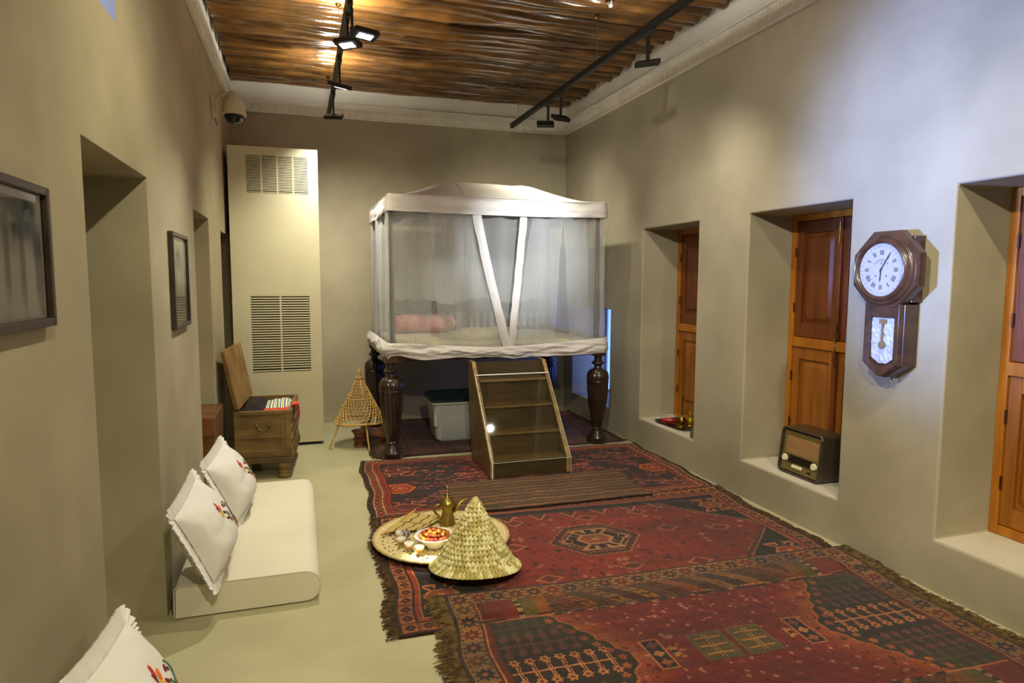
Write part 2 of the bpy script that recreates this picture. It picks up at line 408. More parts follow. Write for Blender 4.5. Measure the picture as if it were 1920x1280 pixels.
for k, (a, b) in enumerate(WIN): shutters('window_%d' % (k+1), a, b)
# small daylit alcove behind the bed, and the high vent in the left wall: blue panes with a bar
DAYPANE = emis('daylit_pane', (100, 138, 255), 2.6)
def pane(name, x, a, b, z0, z1, m):
    o = bpy.data.objects.new(name, None); link(o); tag(o, kind='structure')
    MB().box(x-.004, x+.004, a, b, z0, z1).build('pane', m, o)
    f = MB(); s = .03
    f.box(x-.02, x+.02, a-.01, a+s, z0, z1); f.box(x-.02, x+.02, b-s, b+.01, z0, z1); f.box(x-.02, x+.02, a, b, z0-.01, z0+s); f.box(x-.02, x+.02, a, b, z1-s, z1+.01)
    f.box(x-.015, x+.015, (a+b)/2-.015, (a+b)/2+.015, z0, z1)
    f.build('window_frame', WHITE, o)
pane('window_4', XR+.46, 6.25, 7.25, .25, 1.285, DAYPANE)
pane('window_5', XL-.5, 2.2, 2.93, 2.555, 2.95, emis('vent_pane', (120, 158, 255), 20))
from mathutils import noise as mn
def nz(x, y=0., z=0.): return mn.noise(Vector((x, y, z)))

# ------------------------------------------------------------------ air conditioning cabinet
CREAM = mat('cream_enamel', (198, 192, 164), .5, spec=.3, col2=(192, 185, 157), scale=2)
CREAMD = mat('cabinet_inside', (22, 20, 16), .9)
ac = thing('air_conditioner', 'tall cream air conditioning cabinet with slotted grilles against the back wall', 'air conditioner', (-.205, 6.55, 0))
W2 = .39; H = 2.79
def grille(z0, z1, x0, x1, rows, cols, mull):
    g = MB()
    wd = (x1-x0-mull*(cols-1))/cols
    for c in range(1, cols): xx = x0+c*wd+(c-1)*mull; g.box(xx, xx+mull, 0, .012, z0, z1)
    go = g.build('grille', CREAM, ac)
    p = (z1-z0)/rows
    me = MB().box(x0, x1, .001, .011, -p*.27, p*.27).mesh('slat', CREAM)
    for r in range(rows):
        o = bpy.data.objects.new('slat', me); link(o, go); o.location = (0, 0, z0+p*(r+.5)+ (p*.25 if r else p*.1))
g1 = (2.376, 2.719, -.237, .300); g2 = (.72, 1.444, -.232, .288)
b = MB()
for (x0, x1, z0, z1) in ((-W2, W2, .03, g2[0]), (-W2, g2[2], g2[0], g2[1]), (g2[3], W2, g2[0], g2[1]), (-W2, W2, g2[1], g1[0]), (-W2, g1[2], g1[0], g1[1]), (g1[3], W2, g1[0], g1[1]), (-W2, W2, g1[1], H)):
    b.box(x0, x1, 0, .012, z0, z1)
b.build('front_panel', CREAM, ac)
c = MB(); c.box(-W2, -W2+.015, .012, .95, .03, H); c.box(W2-.015, W2, .012, .95, .03, H); c.box(-W2+.015, W2-.015, .012, .95, H-.015, H)
c.build('casing', CREAM, ac)
k = MB(); k.box(-W2+.02, W2-.02, .10, .12, .03, H-.02); k.build('inner_panel', CREAMD, ac)
MB().box(-W2+.03, W2-.03, .03, .9, 0, .03).build('plinth', BLACK, ac)
grille(g1[0], g1[1], g1[2], g1[3], 23, 4, .014)
grille(g2[0], g2[1], g2[2], g2[3], 31, 2, .014)

# ------------------------------------------------------------------ four post bed
bed = thing('canopy_bed', 'high four poster bed under a white canopy with sheer curtains', 'bed', (1.745, 5.82, 0))
# local coordinates: x -1.0..1.0, y 0 (front legs)..1.36 (rear legs)
def leg_mesh():
    prof = [(.0, 0), (.092, 0), (.098, .012), (.098, .045), (.086, .062), (.066, .085), (.05, .105), (.044, .118), (.054, .125), (.054, .136), (.044, .145)]
    n = 16
    for i in range(n+1):
        t = i/n; z = .15+t*.42
        prof.append((.046+.058*math.sin(t*PI/2)**1.05, z))
    prof += [(.106, .585), (.107, .60), (.103, .607), (.108, .62), (.108, .65), (.098, .685), (.075, .71), (.045, .722), (.036, .735), (.036, .755), (.06, .768), (.064, .776), (.058, .786), (.040, .80), (.036, .82), (.042, .845), (.046, .855)]
    def rf(a, z):
        if .15 < z < .60: return 1-.045*abs(math.sin(11*a))*min(1, (z-.15)*12)
        if .61 < z < .70: return 1-.04*abs(math.sin(11*a))
        return 1
    m = MB(); m.lathe(prof, 88, rf=rf)
    return m.mesh('leg', DARKWOOD, 35)
lm = leg_mesh()
for sx in (-1, 1):
    for yy in (0, 1.36):
        o = bpy.data.objects.new('leg', lm); link(o, bed); o.location = (sx*1.0, yy, 0.016); o.rotation_euler = (0, 0, random.random())
        p = MB().box(-.055, .055, -.055, .055, .862, .99).build('leg_block', BEDWOOD, bed, bevel=.006); p.location = (sx*1.0, yy, 0)
        if yy == 0:
            q = MB().lathe([(0, 0), (.014, .0), (.016, .008), (.008, .014), (0, .016)], 14, M=Matrix.Rotation(PI/2, 4, 'X')).build('bolt_cap', BRASS, p, 40); q.location = (-.0, -.055, .925)
r = MB(); r.box(-.95, .95, -.03, .02, .875, .975); r.build('rail', BEDWOOD, bed, bevel=.005)
r = MB(); r.box(-.95, .95, 1.34, 1.39, .875, .975); r.build('rail', BEDWOOD, bed, bevel=.005)
for sx in (-1, 1):
    MB().box(sx*1.0-.025, sx*1.0+.025, .05, 1.31, .875, .975).build('rail', BEDWOOD, bed, bevel=.005)
MB().box(-.95, .95, .02, 1.34, .93, .96).build('bed_base', BEDWOOD, bed)
CREAMCLOTH = mat('cream_cloth', (222, 212, 176), .9, bump=.2, bscale=8)
MB().box(-.93, .93, .03, 1.32, .96, 1.03).build('mattress', CREAMCLOTH, bed, bevel=.03, segs=4)
# turned posts, headboard with spindles and crest
post_prof = [(.03, .99), (.034, 1.05), (.024, 1.08), (.03, 1.15), (.034, 1.3), (.024, 1.45), (.03, 1.48), (.022, 1.52), (.02, 1.9), (.026, 1.95), (.018, 2.0), (.018, 2.27)]
pmh = MB().lathe(post_prof, 14).mesh('post', DARKWOOD, 40)
for sx in (-.98, .98):
    for yy in (.01, 1.35):
        o = bpy.data.objects.new('post', pmh); link(o, bed); o.location = (sx, yy, 0)
t = MB()
for a, b_ in (((-1, .0), (1, .0)), ((-1, 1.36), (1, 1.36)), ((-1, 0), (-1, 1.36)), ((1, 0), (1, 1.36))):
    t.tube([(a[0]*.98, a[1], 2.27), (b_[0]*.98, b_[1], 2.27)], .013, 8)
t.build('canopy_frame', DARKWOOD, bed, 40)
hb = MB(); hb.box(-.95, .95, 1.335, 1.365, 1.03, 1.06); hb.box(-.95, .95, 1.335, 1.365, 1.235, 1.27)
crest = [(-.95, 1.27)]+[(-.95+1.9*i/40, 1.31+.07*abs(math.sin(PI*i/40*2.5))+.012*math.sin(i*2.1)) for i in range(41)]+[(.95, 1.27)]
hb.prism([(a, b_) for a, b_ in crest][::-1], -.012, .012, M=Matrix(((1, 0, 0, 0), (0, 0, -1, 1.35), (0, 1, 0, 0), (0, 0, 0, 1))))
hb.build('headboard', DARKWOOD, bed)
sp = MB().lathe([(.012, 1.06), (.02, 1.075), (.011, 1.09), (.02, 1.13), (.022, 1.15), (.012, 1.18), (.010, 1.20), (.018, 1.215), (.012, 1.235)], 10).mesh('spindle', DARKWOOD, 40)
for i in range(24):
    o = bpy.data.objects.new('spindle', sp); link(o, bed); o.location = (-.9+1.8*i/23, 1.35, 0)
# valance inside under the canopy top
VAL = sheer('valance_cloth', (150, 146, 142), .75)
v = MB(); v.grid(80, 3, lambda u, q: (-.95+1.9*u, .055+.006*math.sin(u*60), 2.25-q*(.10+.022*abs(math.sin(u*PI*9)))))
v.build('valance', VAL, bed, 60)
CANV = mat('white_canvas', (212, 207, 208), .8, col2=(202, 197, 198), scale=2, bump=.15, bscale=12, spec=.2)
CANVDIM = mat('roof_canvas', (176, 171, 169), .85, col2=(166, 161, 159), scale=2, bump=.15, bscale=12, spec=.2)  # white canvas greyed for the roof, its weaker lighting put into the colour
NET = sheer('sheer_net', (230, 232, 233), .27)
# canopy: roof, top band, edge bands, sheers and skirt, all in bed coordinates
X0, X1, YF, YR = -1.015, 1.02, -.085, 1.40
ZB0, ZB1 = 2.175, 2.318
def bandy(u, v_): return .006*nz(u*5, v_*3, 1)+.004*nz(u*14, v_*4, 5)
def per(u):
    """perimeter of the canopy, u 0..1 front, 1..2 right, 2..3 rear, 3..4 left: point and outward normal"""
    u %= 4; k = int(u); t = u-k
    if k == 0: return Vector((X0+(X1-X0)*t, YF, 0)), Vector((0, -1, 0))
    if k == 1: return Vector((X1, YF+(YR-YF)*t, 0)), Vector((1, 0, 0))
    if k == 2: return Vector((X1-(X1-X0)*t, YR, 0)), Vector((0, 1, 0))
    return Vector((X0, YR-(YR-YF)*t, 0)), Vector((-1, 0, 0))
def band(u, v_):
    p, n = per(u*4); q = p+n*(.016-.010*v_+bandy(u*4, v_)*(2-v_)+.004*math.sin(v_*PI))
    sag = .012*math.sin(PI*((u*4) % 1))*(1 if int(u*4) % 2 == 0 else .5)
    q.z = ZB0+(ZB1-ZB0)*v_-sag*(1-v_*.3)+.006*nz(u*9, 3); return q
bb = MB().grid(240, 10, band, wrap=True).build('canopy_band', CANV, bed, 80)
seam = MB(); seam.tube([(.46+.002*math.sin(i), YF-.026+.010*i/8+bandy(.73, i/8)*(2-i/8), ZB0+.008+(ZB1-ZB0-.02)*i/8) for i in range(9)], .0025, 6)
seam.build('seam', CANV, bb, 80)
def roof(u, v_):
    x = X0+(X1-X0)*u; y = YF+(YR-YF)*v_
    fx = min(1, min(u, 1-u)/.30); fy = max(0, math.sin(PI*v_))**.8
    z = ZB1+.215*fx*fy+.008*nz(x*3, y*3, 2)*fy
    return (x, y, z-.004)
rf_ = MB().grid(72, 40, roof).build('canopy_roof', CANVDIM, bed, 60)
for su in (.333, .667):
    MB().tube([tuple(Vector(roof(su, i/24))+Vector((0, 0, .003))) for i in range(25)], .0045, 6).build('seam', CANV, rf_, 80)
MB().tube([tuple(per(i/40)[0]+per(i/40)[1]*.004+Vector((0, 0, ZB1-.004-.01*math.sin(PI*(i/40 % 1))*(1 if int(i/40) % 2 == 0 else .4)))) for i in range(160)], .006, 6, closed=True).build('piping', CANV, rf_, 80)
def pleat(a, z):
    k = (z-1.)/1.2; s_ = math.sin(a*24+1.8*nz(a*2, 0, 7)); s_ = math.copysign(abs(s_)**.7, s_)
    return .018*s_*(.35+.65*k)+.020*math.sin(a*9.3+z*1.5)+.010*nz(a*4, z*2.2, 11)+.006*nz(a*11, z*9, 4)
EL = ((-.235, ZB0), (.055, .965)); ER = ((.205, ZB0), (.085, .965))   # curtain edges (x,z): top, bottom
def edge(E, q): return E[0][0]+(E[1][0]-E[0][0])*max(0, 1-q)**1.15
def lc(u, q):
    z = .93+(ZB0+.01-.93)*q; e = edge(EL, q); x = X0+(e-X0)*u
    return (x, YF+.018+pleat(x, z), z)
def rc(u, q):
    z = .93+(ZB0+.01-.93)*q; e = edge(ER, q); x = e+(X1-e)*u
    return (x, YF+.03+pleat(x+3, z), z)
MB().grid(130, 40, lc).build('net_curtain', NET, bed, 80)
def drape(t0, t1, b0, b1, dy, sd):
    def fn(u, q):
        z = .95+(ZB0-.95)*q; x = (b0+(b1-b0)*u)*(1-q)+(t0+(t1-t0)*u)*q
        return (x+.012*nz(z*2.5, sd), YF+dy+.014*math.sin(x*26+sd*2)+.018*math.sin(x*11+z+sd)+.010*nz(x*6, z*3, sd), z)
    MB().grid(60, 30, fn).build('net_drape', NET, bed, 80)
drape(-.98, -.60, -.98, -.66, .045, 1); drape(-.66, -.34, -.55, -.36, .06, 2); drape(-.42, -.16, -.40, -.02, .07, 3)
drape(-.24, .22, -.02, .14, .075, 9); drape(.30, .60, .16, .52, .06, 4); drape(.62, .84, .70, .90, .05, 5)
MB().grid(110, 40, rc).build('net_curtain', NET, bed, 80)
def side(k):
    def fn(u, q):
        p, n = per(k+.0+u); z = .93+(ZB0+.01-.93)*q
        a = u*1.5+k*5; p = p-n*(.014+pleat(a, z)*.8); p.z = z; return p
    return fn
for k in (1, 2, 3): MB().grid(60, 24, side(k)).build('net_curtain', NET, bed, 80)
def eb(E, w_, y, sgn):
    def fn(u, q):
        z = .905+(ZB0+.02-.905)*q; e = edge(E, max(0, (z-.965)/(ZB0-.965)))
        ww = w_*(1+.06*nz(z*6, 2))
        x = e+(u-.5)*ww+.008*nz(z*5, sgn*3)
        return (x, YF+y-.012*math.sin(u*PI)+.008*nz(z*8, u*2, sgn*7)+.005*nz(z*22, u*3, sgn), z)
    return fn
MB().grid(8, 60, eb(EL, .082, .004, 1)).build('curtain_edge', CANV, bed, 80)
MB().grid(8, 60, eb(ER, .07, .016, 2)).build('curtain_edge', CANV, bed, 80)
# clear film curtain straps: gathered white skirt round the bottom
def skirt(u, v_):
    uu = u*4; p, n = per(uu); t = uu % 1; k = int(uu) % 4
    top = 1.045-.055*max(0, math.sin(PI*t))**1.5 if k == 0 else 1.05
    bot = .895+.02*nz(uu*2.2, 4)+.012*nz(uu*9, 1)
    if k == 0: bot += -.015*math.exp(-((t-.55)/.03)**2)+.035*math.exp(-((t-.02)/.06)**2)
    z = top+(bot-top)*v_
    w_ = .034*nz(uu*4.5+v_*1.3, v_*1.6, 3)+.024*nz(uu*12-v_*3, v_*3, 8)+.012*nz(uu*26+v_*7, v_*5, 2)
    ridge = .016*(1-abs(nz(uu*7+v_*2.4, v_*.9, 14))*2.4)
    q = p+n*(.024+(w_+ridge)*(.35+.65*max(0, math.sin(PI*v_*.75)))+.012*math.sin(PI*v_))
    if k == 3: q = p+n*(.024+(w_+ridge)*.45*(.35+.65*math.sin(PI*min(1, v_*.75)))+.035*math.sin(PI*v_))
    q.z = z; return q
MB().grid(420, 16, skirt, wrap=True).build('skirt', CANV, bed, 80)
# bedding on top of the mattress: things of their own
PINK = mat('pink_quilt', (206, 96, 100), .9, col2=(232, 178, 170), scale=9, bump=.2, bscale=20)
def pillow(name, label, cat, loc, L, R, m, group=None, rot=(0, 0, 0)):
    mb = MB().grid(28, 14, lambda u, v_: ((v_-.5)*L, R*(max(0, 1-(2*abs(v_-.5))**6))**.5*math.cos(2*PI*u)*(1+.05*nz(v_*7, u*4)), .62*R*(max(0, 1-(2*abs(v_-.5))**6))**.5*math.sin(2*PI*u)*(1+.05*nz(v_*6, u*5, 3))), wrap=True)
    o = mb.build(name, m, None, 60, loc=loc, rot=rot); return tag(o, label, cat, group)
pillow('bolster', 'pink bolster cushion lying by the spindles inside the bed curtains', 'cushion', (1.22, 6.95, 1.13), .75, .15, PINK)
pillow('bed_pillow', 'cream pillow lying at the front of the mattress under the curtain opening', 'pillow', (1.66, 5.99, 1.07), .62, .13, CREAMCLOTH)

# ------------------------------------------------------------------ steps up to the bed, with an acrylic guard
st = thing('bed_steps', 'dark wooden steps leading up to the bed behind an acrylic guard', 'steps', (1.745, 4.93, 0))
STW = mat('step_wood', (112, 88, 50), .4, col2=(86, 66, 38), scale=5, bump=.1, bscale=25, stretch=(.5, 3, 3), coat=.15)
STD = mat('step_riser', (76, 60, 36), .5, col2=(60, 47, 28), scale=5, stretch=(.5, 3, 3))
ZK = .017
for sx in (-1, 1):
    m = MB(); poly = [(0, ZK), (0, .15), (.60, .885), (.72, .885), (.72, .70), (.60, ZK)]
    x = sx*.325
    m.prism(poly, -.0175, .0175, M=Matrix(((0, 0, 1, x), (1, 0, 0, 0), (0, 1, 0, 0), (0, 0, 0, 1))))
    sb_ = m.build('side_board', STW, st, bevel=.004)
    MB().add([(x-.0165, -.0015, .02), (x+.0165, -.0015, .02), (x+.0165, -.0015, .15), (x-.0165, -.0015, .15), (x+.0165, .5985, .8845), (x-.0165, .5985, .8845)], [(0, 1, 2, 3), (3, 2, 4, 5)]).build('worn_edge', mat('worn_edge_wood', (176, 146, 92), .45, col2=(128, 100, 58), scale=18), sb_)
TR = [(.155, .02), (.345, .16), (.54, .31), (.74, .46)]
zp = ZK
for i, (z, yy) in enumerate(TR):
    MB().box(-.307, .307, yy-.012, yy+.185, z-.022, z).build('tread', STW, st, bevel=.006)
    MB().box(-.307, .307, yy+.008, yy+.022, zp, z-.023).build('riser', STD, st)
    zp = z
MB().box(-.307, .307, .63, .645, .742, .872).build('riser', STD, st)
ACR = clear('acrylic', (250, 251, 247), .40)
m = MB()
pl = [(-.035, ZK), (-.035, .15), (.50, .775), (.56, .775)]
th = .004
for (a, b_) in zip(pl, pl[1:]):
    m.add([(-.335, a[0], a[1]), (.335, a[0], a[1]), (.335, b_[0], b_[1]), (-.335, b_[0], b_[1])], [(0, 1, 2, 3)])
gd = m.build('acrylic_guard', ACR, st, solid=.004)
AEDGE = mat('acrylic_edge', (232, 236, 226), .25, spec=.6)
e = MB(); e.tube([(-.335, a, b_) for a, b_ in pl], .003, 6); e.tube([(.335, a, b_) for a, b_ in pl], .0015, 6)
e.tube([(-.335, .5, .777), (.335, .5, .777)], .010, 8, flat=.5); e.tube([(-.335, -.035, .15), (.335, -.035, .15)], .0016, 6)
e.build('polished_edge', AEDGE, gd, 60)
# ------------------------------------------------------------------ knotted rugs: every knot is a little face with its own colour
RUGM = attr_mat('wool_pile', .95, .1, .5, 900)
class Ras:
    def __init__(s, W, D, cell):
        s.W, s.D = W, D; s.nx, s.ny = int(W/cell), int(D/cell)
        a = (np.arange(s.nx)+.5)/s.nx*W-W/2; b = (np.arange(s.ny)+.5)/s.ny*D-D/2
        s.A, s.B = np.meshgrid(a, b, indexing='ij'); s.img = np.zeros((s.nx, s.ny, 3)); s.rn = np.random.default_rng(int(W*1000+D*77))
    def fill(s, mask, c): s.img[mask] = c
    def rect(s, a0, a1, b0, b1): return (s.A >= a0) & (s.A < a1) & (s.B >= b0) & (s.B < b1)
    def hexd(s, ca, cb, ra, rb, k=.55):
        """elongated hexagon: distance 0 in the centre, 1 on its outline"""
        x = np.abs(s.A-ca)/ra; y = np.abs(s.B-cb)/rb
        return np.maximum(y, x+(1-k)*y*.9*np.minimum(1, 1)) if False else np.maximum(y, x*k+ (1-k)*(x+y))
    def ring(s, d, r0, r1, c): s.fill((d >= r0) & (d < r1), c)
    def line(s, a0, b0, a1, b1, w, c):
        dx, dy = a1-a0, b1-b0; L = dx*dx+dy*dy+1e-9
        t = np.clip(((s.A-a0)*dx+(s.B-b0)*dy)/L, 0, 1)
        s.fill((s.A-a0-t*dx)**2+(s.B-b0-t*dy)**2 < w*w/4, c)
    def blob(s, ca, cb, r, c, pet=0, amp=.3, mask=None):
        dx, dy = s.A-ca, s.B-cb; q = np.hypot(dx, dy)
        rr = r*(1+amp*np.cos(pet*np.arctan2(dy, dx))) if pet else r
        m = q < rr
        if mask is not None: m &= mask
        s.fill(m, c)
    def border(s, d0, d1): # ring between two insets from the edge
        e = np.minimum(np.minimum(s.A+s.W/2, s.W/2-s.A), np.minimum(s.B+s.D/2, s.D/2-s.B)); return (e >= d0) & (e < d1)
    def endband(s, d0, d1):
        e = np.minimum(s.A+s.W/2, s.W/2-s.A); return (e >= d0) & (e < d1)
    def run(s, w0, w1, step, fn):
        """call fn(ca, cb, i) along the middle of the border between insets w0 and w1"""
        m = (w0+w1)/2; i = 0
        for b in (-(s.D/2-m), s.D/2-m):
            n = max(1, int(round((s.W-2*m)/step)))
            for k in range(n+1): fn(-(s.W/2-m)+(s.W-2*m)*k/n, b, i); i += 1
        for a in (-(s.W/2-m), s.W/2-m):
            n = max(1, int(round((s.D-2*m)/step)))
            for k in range(1, n): fn(a, -(s.D/2-m)+(s.D-2*m)*k/n, i); i += 1
    def hook(s, ca, cb, r, c, c2, fa=1, fb=1):
        """hexagon with four hooked arms"""
        d = s.hexd(ca, cb, r, r*.62)
        s.ring(d, .0, 1, c2); s.ring(d, .78, 1, c); s.ring(d, .0, .22, c)
        for q in (-1, 1):
            for p in (-1, 1):
                s.line(ca+p*r*.55, cb+q*r*.62, ca+p*r*1.05, cb+q*r*1.15, r*.16, c)
                s.line(ca+p*r*1.05, cb+q*r*1.15, ca+p*r*.25, cb+q*r*1.15, r*.16, c)
                s.line(ca+p*r*.3, cb+q*r*1.15, ca+p*r*.3, cb+q*r*.85, r*.16, c)
    def finish(s, row=.07, knot=.14):
        n = s.rn.normal(0, 1, (s.ny,)); n = np.convolve(n, np.ones(7)/7, 'same')
        k = s.rn.normal(0, 1, (s.nx, s.ny))
        lo = s.rn.normal(0, 1, (12, 8))
        ii = np.linspace(0, 10.99, s.nx); jj = np.linspace(0, 6.99, s.ny)
        i0 = ii.astype(int); j0 = jj.astype(int); fi = (ii-i0)[:, None]; fj = (jj-j0)[None]
        L = (lo[i0][:, j0]*(1-fi)*(1-fj)+lo[i0+1][:, j0]*fi*(1-fj)+lo[i0][:, j0+1]*(1-fi)*fj+lo[i0+1][:, j0+1]*fi*fj)
        f = 1+row*n[None]*1.6+knot*k*.75+.07*L
        return np.clip(s.img*f[..., None], 4, 250)
def rug(name, label, ras, cx, cy, deg, zfn, wav=.008, fringe=None, colmul=1.0, seed=0):
    img = ras.finish()*np.array((.76, .74, .70))*colmul
    a = np.linspace(-ras.W/2, ras.W/2, ras.nx+1); b = np.linspace(-ras.D/2, ras.D/2, ras.ny+1)
    A, B = np.meshgrid(a, b, indexing='ij')
    th = math.radians(deg); c, s_ = math.cos(th), math.sin(th)
    def warp(A, B):
        A2 = A+wav*np.sin(B*6.3+seed)*(np.abs(A)/(ras.W/2))**2+wav*.5*np.sin(B*15+seed*2)*(np.abs(A)/(ras.W/2))**4
        B2 = B+wav*1.0*np.sin(A*3.1+seed*3)*(np.abs(B)/(ras.D/2))**2
        return cx+A2*c-B2*s_, cy+A2*s_+B2*c
    X, Y = warp(A, B)
    Z = zfn(X, Y)+.0014*np.sin(X*23+seed)*np.sin(Y*17+seed)+.001*np.sin(X*61)*np.sin(Y*53)
    edge = np.zeros_like(Z, bool); edge[0] = edge[-1] = True; edge[:, 0] = edge[:, -1] = True
    Z[edge] -= .0095
    t = thing(name, label, 'rug')
    o = grid_np('pile', np.stack([X, Y, Z], -1), img, RUGM, t)
    if fringe:
        fl, fc, dens = fringe; rn = random.Random(seed+5); mb = MB()
        for sx in (-1, 1):
            n = int(ras.D*dens)
            for i in range(n):
                bb = -ras.D/2+ras.D*(i+rn.random())/n; L = fl*rn.uniform(.55, 1.2)
                p0 = warp(np.array(sx*(ras.W/2-.004)), np.array(bb)); p1 = warp(np.array(sx*(ras.W/2+L*.55)), np.array(bb+rn.uniform(-.012, .012))); p2 = warp(np.array(sx*(ras.W/2+L)), np.array(bb+rn.uniform(-.025, .025)))
                z0 = float(zfn(np.array(p0[0]), np.array(p0[1]))); w_ = rn.uniform(.003, .006)
                h = rn.uniform(.004, .016)
                pts = []
                zb_ = max(0.001, z0-.010)
                for (p, z) in ((p0, z0-.003), (p1, zb_+h), (p2, zb_+.002)):
                    pts += [(float(p[0]), float(p[1])-w_/2, z), (float(p[0]), float(p[1])+w_/2, z), (float(p[0]), float(p[1]), z+w_*.8)]
                mb.add(pts, [(0, 3, 4, 1), (1, 4, 5, 2), (2, 5, 3, 0), (3, 6, 7, 4), (4, 7, 8, 5), (5, 8, 6, 3), (6, 8, 7)])
        f = mb.build('fringe', mat(name+'_fringe', fc, .95, col2=tuple(q*.55 for q in fc), scale=30), t)
        tag(f, kind='stuff')
    return t
def step(y, y0, y1): return np.clip((y-y0)/(y1-y0), 0, 1)**2*(3-2*np.clip((y-y0)/(y1-y0), 0, 1))
RED = (142, 40, 20); DRED = (108, 24, 18); RUST = (164, 68, 26); NAVY = (36, 26, 26); CREAMC = (206, 138, 84); BRN = (92, 52, 26); TAN = (158, 100, 52); GOLD = (168, 102, 28); OLV = (92, 76, 38); WINE = (84, 28, 34); DBRN = (58, 32, 18); PKC = (190, 106, 70); GRY = (104, 84, 68); LITE = (200, 160, 116)

# --- under the bed: plum field with a rust border
R4 = Ras(2.42, 1.56, .010)
R4.fill(R4.A > -9, WINE); R4.fill(R4.border(0, .30), DBRN)
R4.fill(R4.border(.03, .17), BRN)
R4.run(.03, .17, .085, lambda a, b, i: (R4.blob(a, b, .03, [PKC, RUST, TAN][i % 3], 4), R4.blob(a, b, .012, DRED)))
R4.fill(R4.border(.17, .185), CREAMC); R4.fill(R4.border(.185, .30), (90, 42, 26))
R4.run(.185, .30, .06, lambda a, b, i: R4.blob(a, b, .02, [TAN, RUST, GRY][i % 3], 3))
R4.fill(R4.border(.30, .31), TAN)
for i in range(160): R4.blob(R4.rn.uniform(-.85, .85), R4.rn.uniform(-.42, .42), .012, [(110, 50, 60), (70, 22, 30), (120, 66, 70)][i % 3])
R4.fill(R4.endband(0, .20) & (R4.B > .54), (176, 100, 70))
rug('persian_rug', 'plum coloured rug with rust border lying under the bed', R4, 1.83, 6.59, -1.5, lambda x, y: .012+0*x, .012, (.035, (70, 48, 30), 170), seed=1)

# --- rug in front of the bed: dark ends full of flowers grading into a red middle
R3 = Ras(2.58, 1.46, .0068)
A, B = R3.A, R3.B
g = np.clip((1-np.abs(A)/.62)*1.2, 0, 1)[..., None]
R3.img = np.array(DRED)*1.0*g+np.array((50, 26, 26))*(1-g)
rr = R3.rn
for i in range(620):
    a = rr.uniform(-1.1, 1.1); b = rr.uniform(-.58, .58)
    q = abs(a)/1.1
    c = [(128, 40, 30), (96, 46, 40), (62, 44, 56), (150, 84, 54), (44, 30, 36), (116, 62, 50)][i % 6]
    if q < .5: c = [(150, 44, 26), (120, 28, 24), (170, 86, 54), (96, 22, 22)][i % 4]
    ra = rr.uniform(.012, .026)
    m = ((A-a)/(ra*1.7))**2+((B-b)/ra)**2 < 1
    R3.fill(m, c)
    R3.fill(((A-a)/(ra*.6))**2+((B-b)/(ra*.4))**2 < 1, (176, 96, 66) if i % 3 else (60, 24, 24))
def spindle_motif(R, ca, cb, ra, rb):
    d = R.hexd(ca, cb, ra, rb, .35)
    R.ring(d, 0, 1.15, (66, 24, 18)); R.ring(d, .8, 1, PKC); R.ring(d, .0, .7, (96, 38, 26))
    for q in (-1, 1):
        for p in (-1, 1):
            R.line(ca+p*ra*.35, cb+q*rb*1.0, ca+p*ra*.35, cb+q*rb*1.9, .014, PKC); R.line(ca+p*ra*.35, cb+q*rb*1.9, ca+p*ra*1.05, cb+q*rb*1.75, .012, PKC)
            R.line(ca+p*ra*1.05, cb+q*rb*1.75, ca+p*ra*.9, cb+q*rb*1.2, .012, PKC)
for s_ in (-1, 1):
    ex = 1.065*s_
    d = R3.hexd(ex, -.10, .125, .115, .5)
    R3.ring(d, 0, 1.12, (52, 22, 20)); R3.ring(d, .80, 1, (196, 96, 48)); R3.ring(d, 0, .8, (150, 52, 24)); R3.ring(d, .42, .52, (196, 110, 60)); R3.ring(d, 0, .18, (190, 110, 60))
    spindle_motif(R3, 1.05*s_, .33, .14, .055); spindle_motif(R3, 1.05*s_, -.52, .14, .055)
    spindle_motif(R3, .45*s_, .10, .13, .04)
R3.fill(R3.border(0, .02), (50, 30, 20)); R3.fill(R3.border(.02, .085), (150, 92, 54))
R3.run(.02, .085, .075, lambda a, b, i: (R3.blob(a, b, .033, (84, 40, 26), 4, .2), R3.blob(a, b, .016, (170, 70, 36))))
R3.fill(R3.border(.02, .026), LITE); R3.fill(R3.border(.08, .086), LITE)
R3.fill(R3.border(.086, .15), (146, 52, 26)); R3.fill(R3.border(.112, .124), (112, 36, 22)); R3.fill(R3.border(.146, .153), (60, 26, 20))
rug('persian_rug', 'dark red rug with flower filled ends lying before the bed legs', R3, 1.745, 4.99, -1.6, lambda x, y: .012+.012*step(y, 5.72, 5.80), .012, (.022, (84, 58, 40), 200), colmul=1.22, seed=2)

# --- middle rug: red hexagonal field, one medallion, hooked figures in dark corners
R2 = Ras(2.56, 1.50, .0062)
A, B = R2.A, R2.B; rr = R2.rn
R2.fill(A > -9, (34, 22, 22))
fld = (np.abs(A)+np.abs(B)*.98 < 1.14) & (np.abs(B) < .56)
gr = np.clip(1-np.abs(A)/1.2, 0, 1)[..., None]
R2.img[fld] = (np.array((158, 42, 20))*gr+np.array((134, 36, 22))*(1-gr))[fld]
for i in range(430):
    a, b = rr.uniform(-1.1, 1.1), rr.uniform(-.55, .55); c = [(104, 24, 18), (88, 22, 20), (170, 66, 36), (74, 26, 24), (196, 120, 78)][i % 5]
    R2.blob(a, b, rr.uniform(.008, .02), c, 4, .25, fld)
for (a, b) in [(-.52, .05), (.52, .10), (.85, .02), (-.8, -.1), (.05, -.36), (.08, .40), (-.45, -.40), (.45, -.40), (-.42, .42), (.46, .42)]:
    d = np.abs(A-a)/.085+np.abs(B-b)/.06
    R2.fill((d < 1) & (d > .72) & fld, (196, 116, 74)); R2.fill((d < .5) & fld, (110, 40, 30))
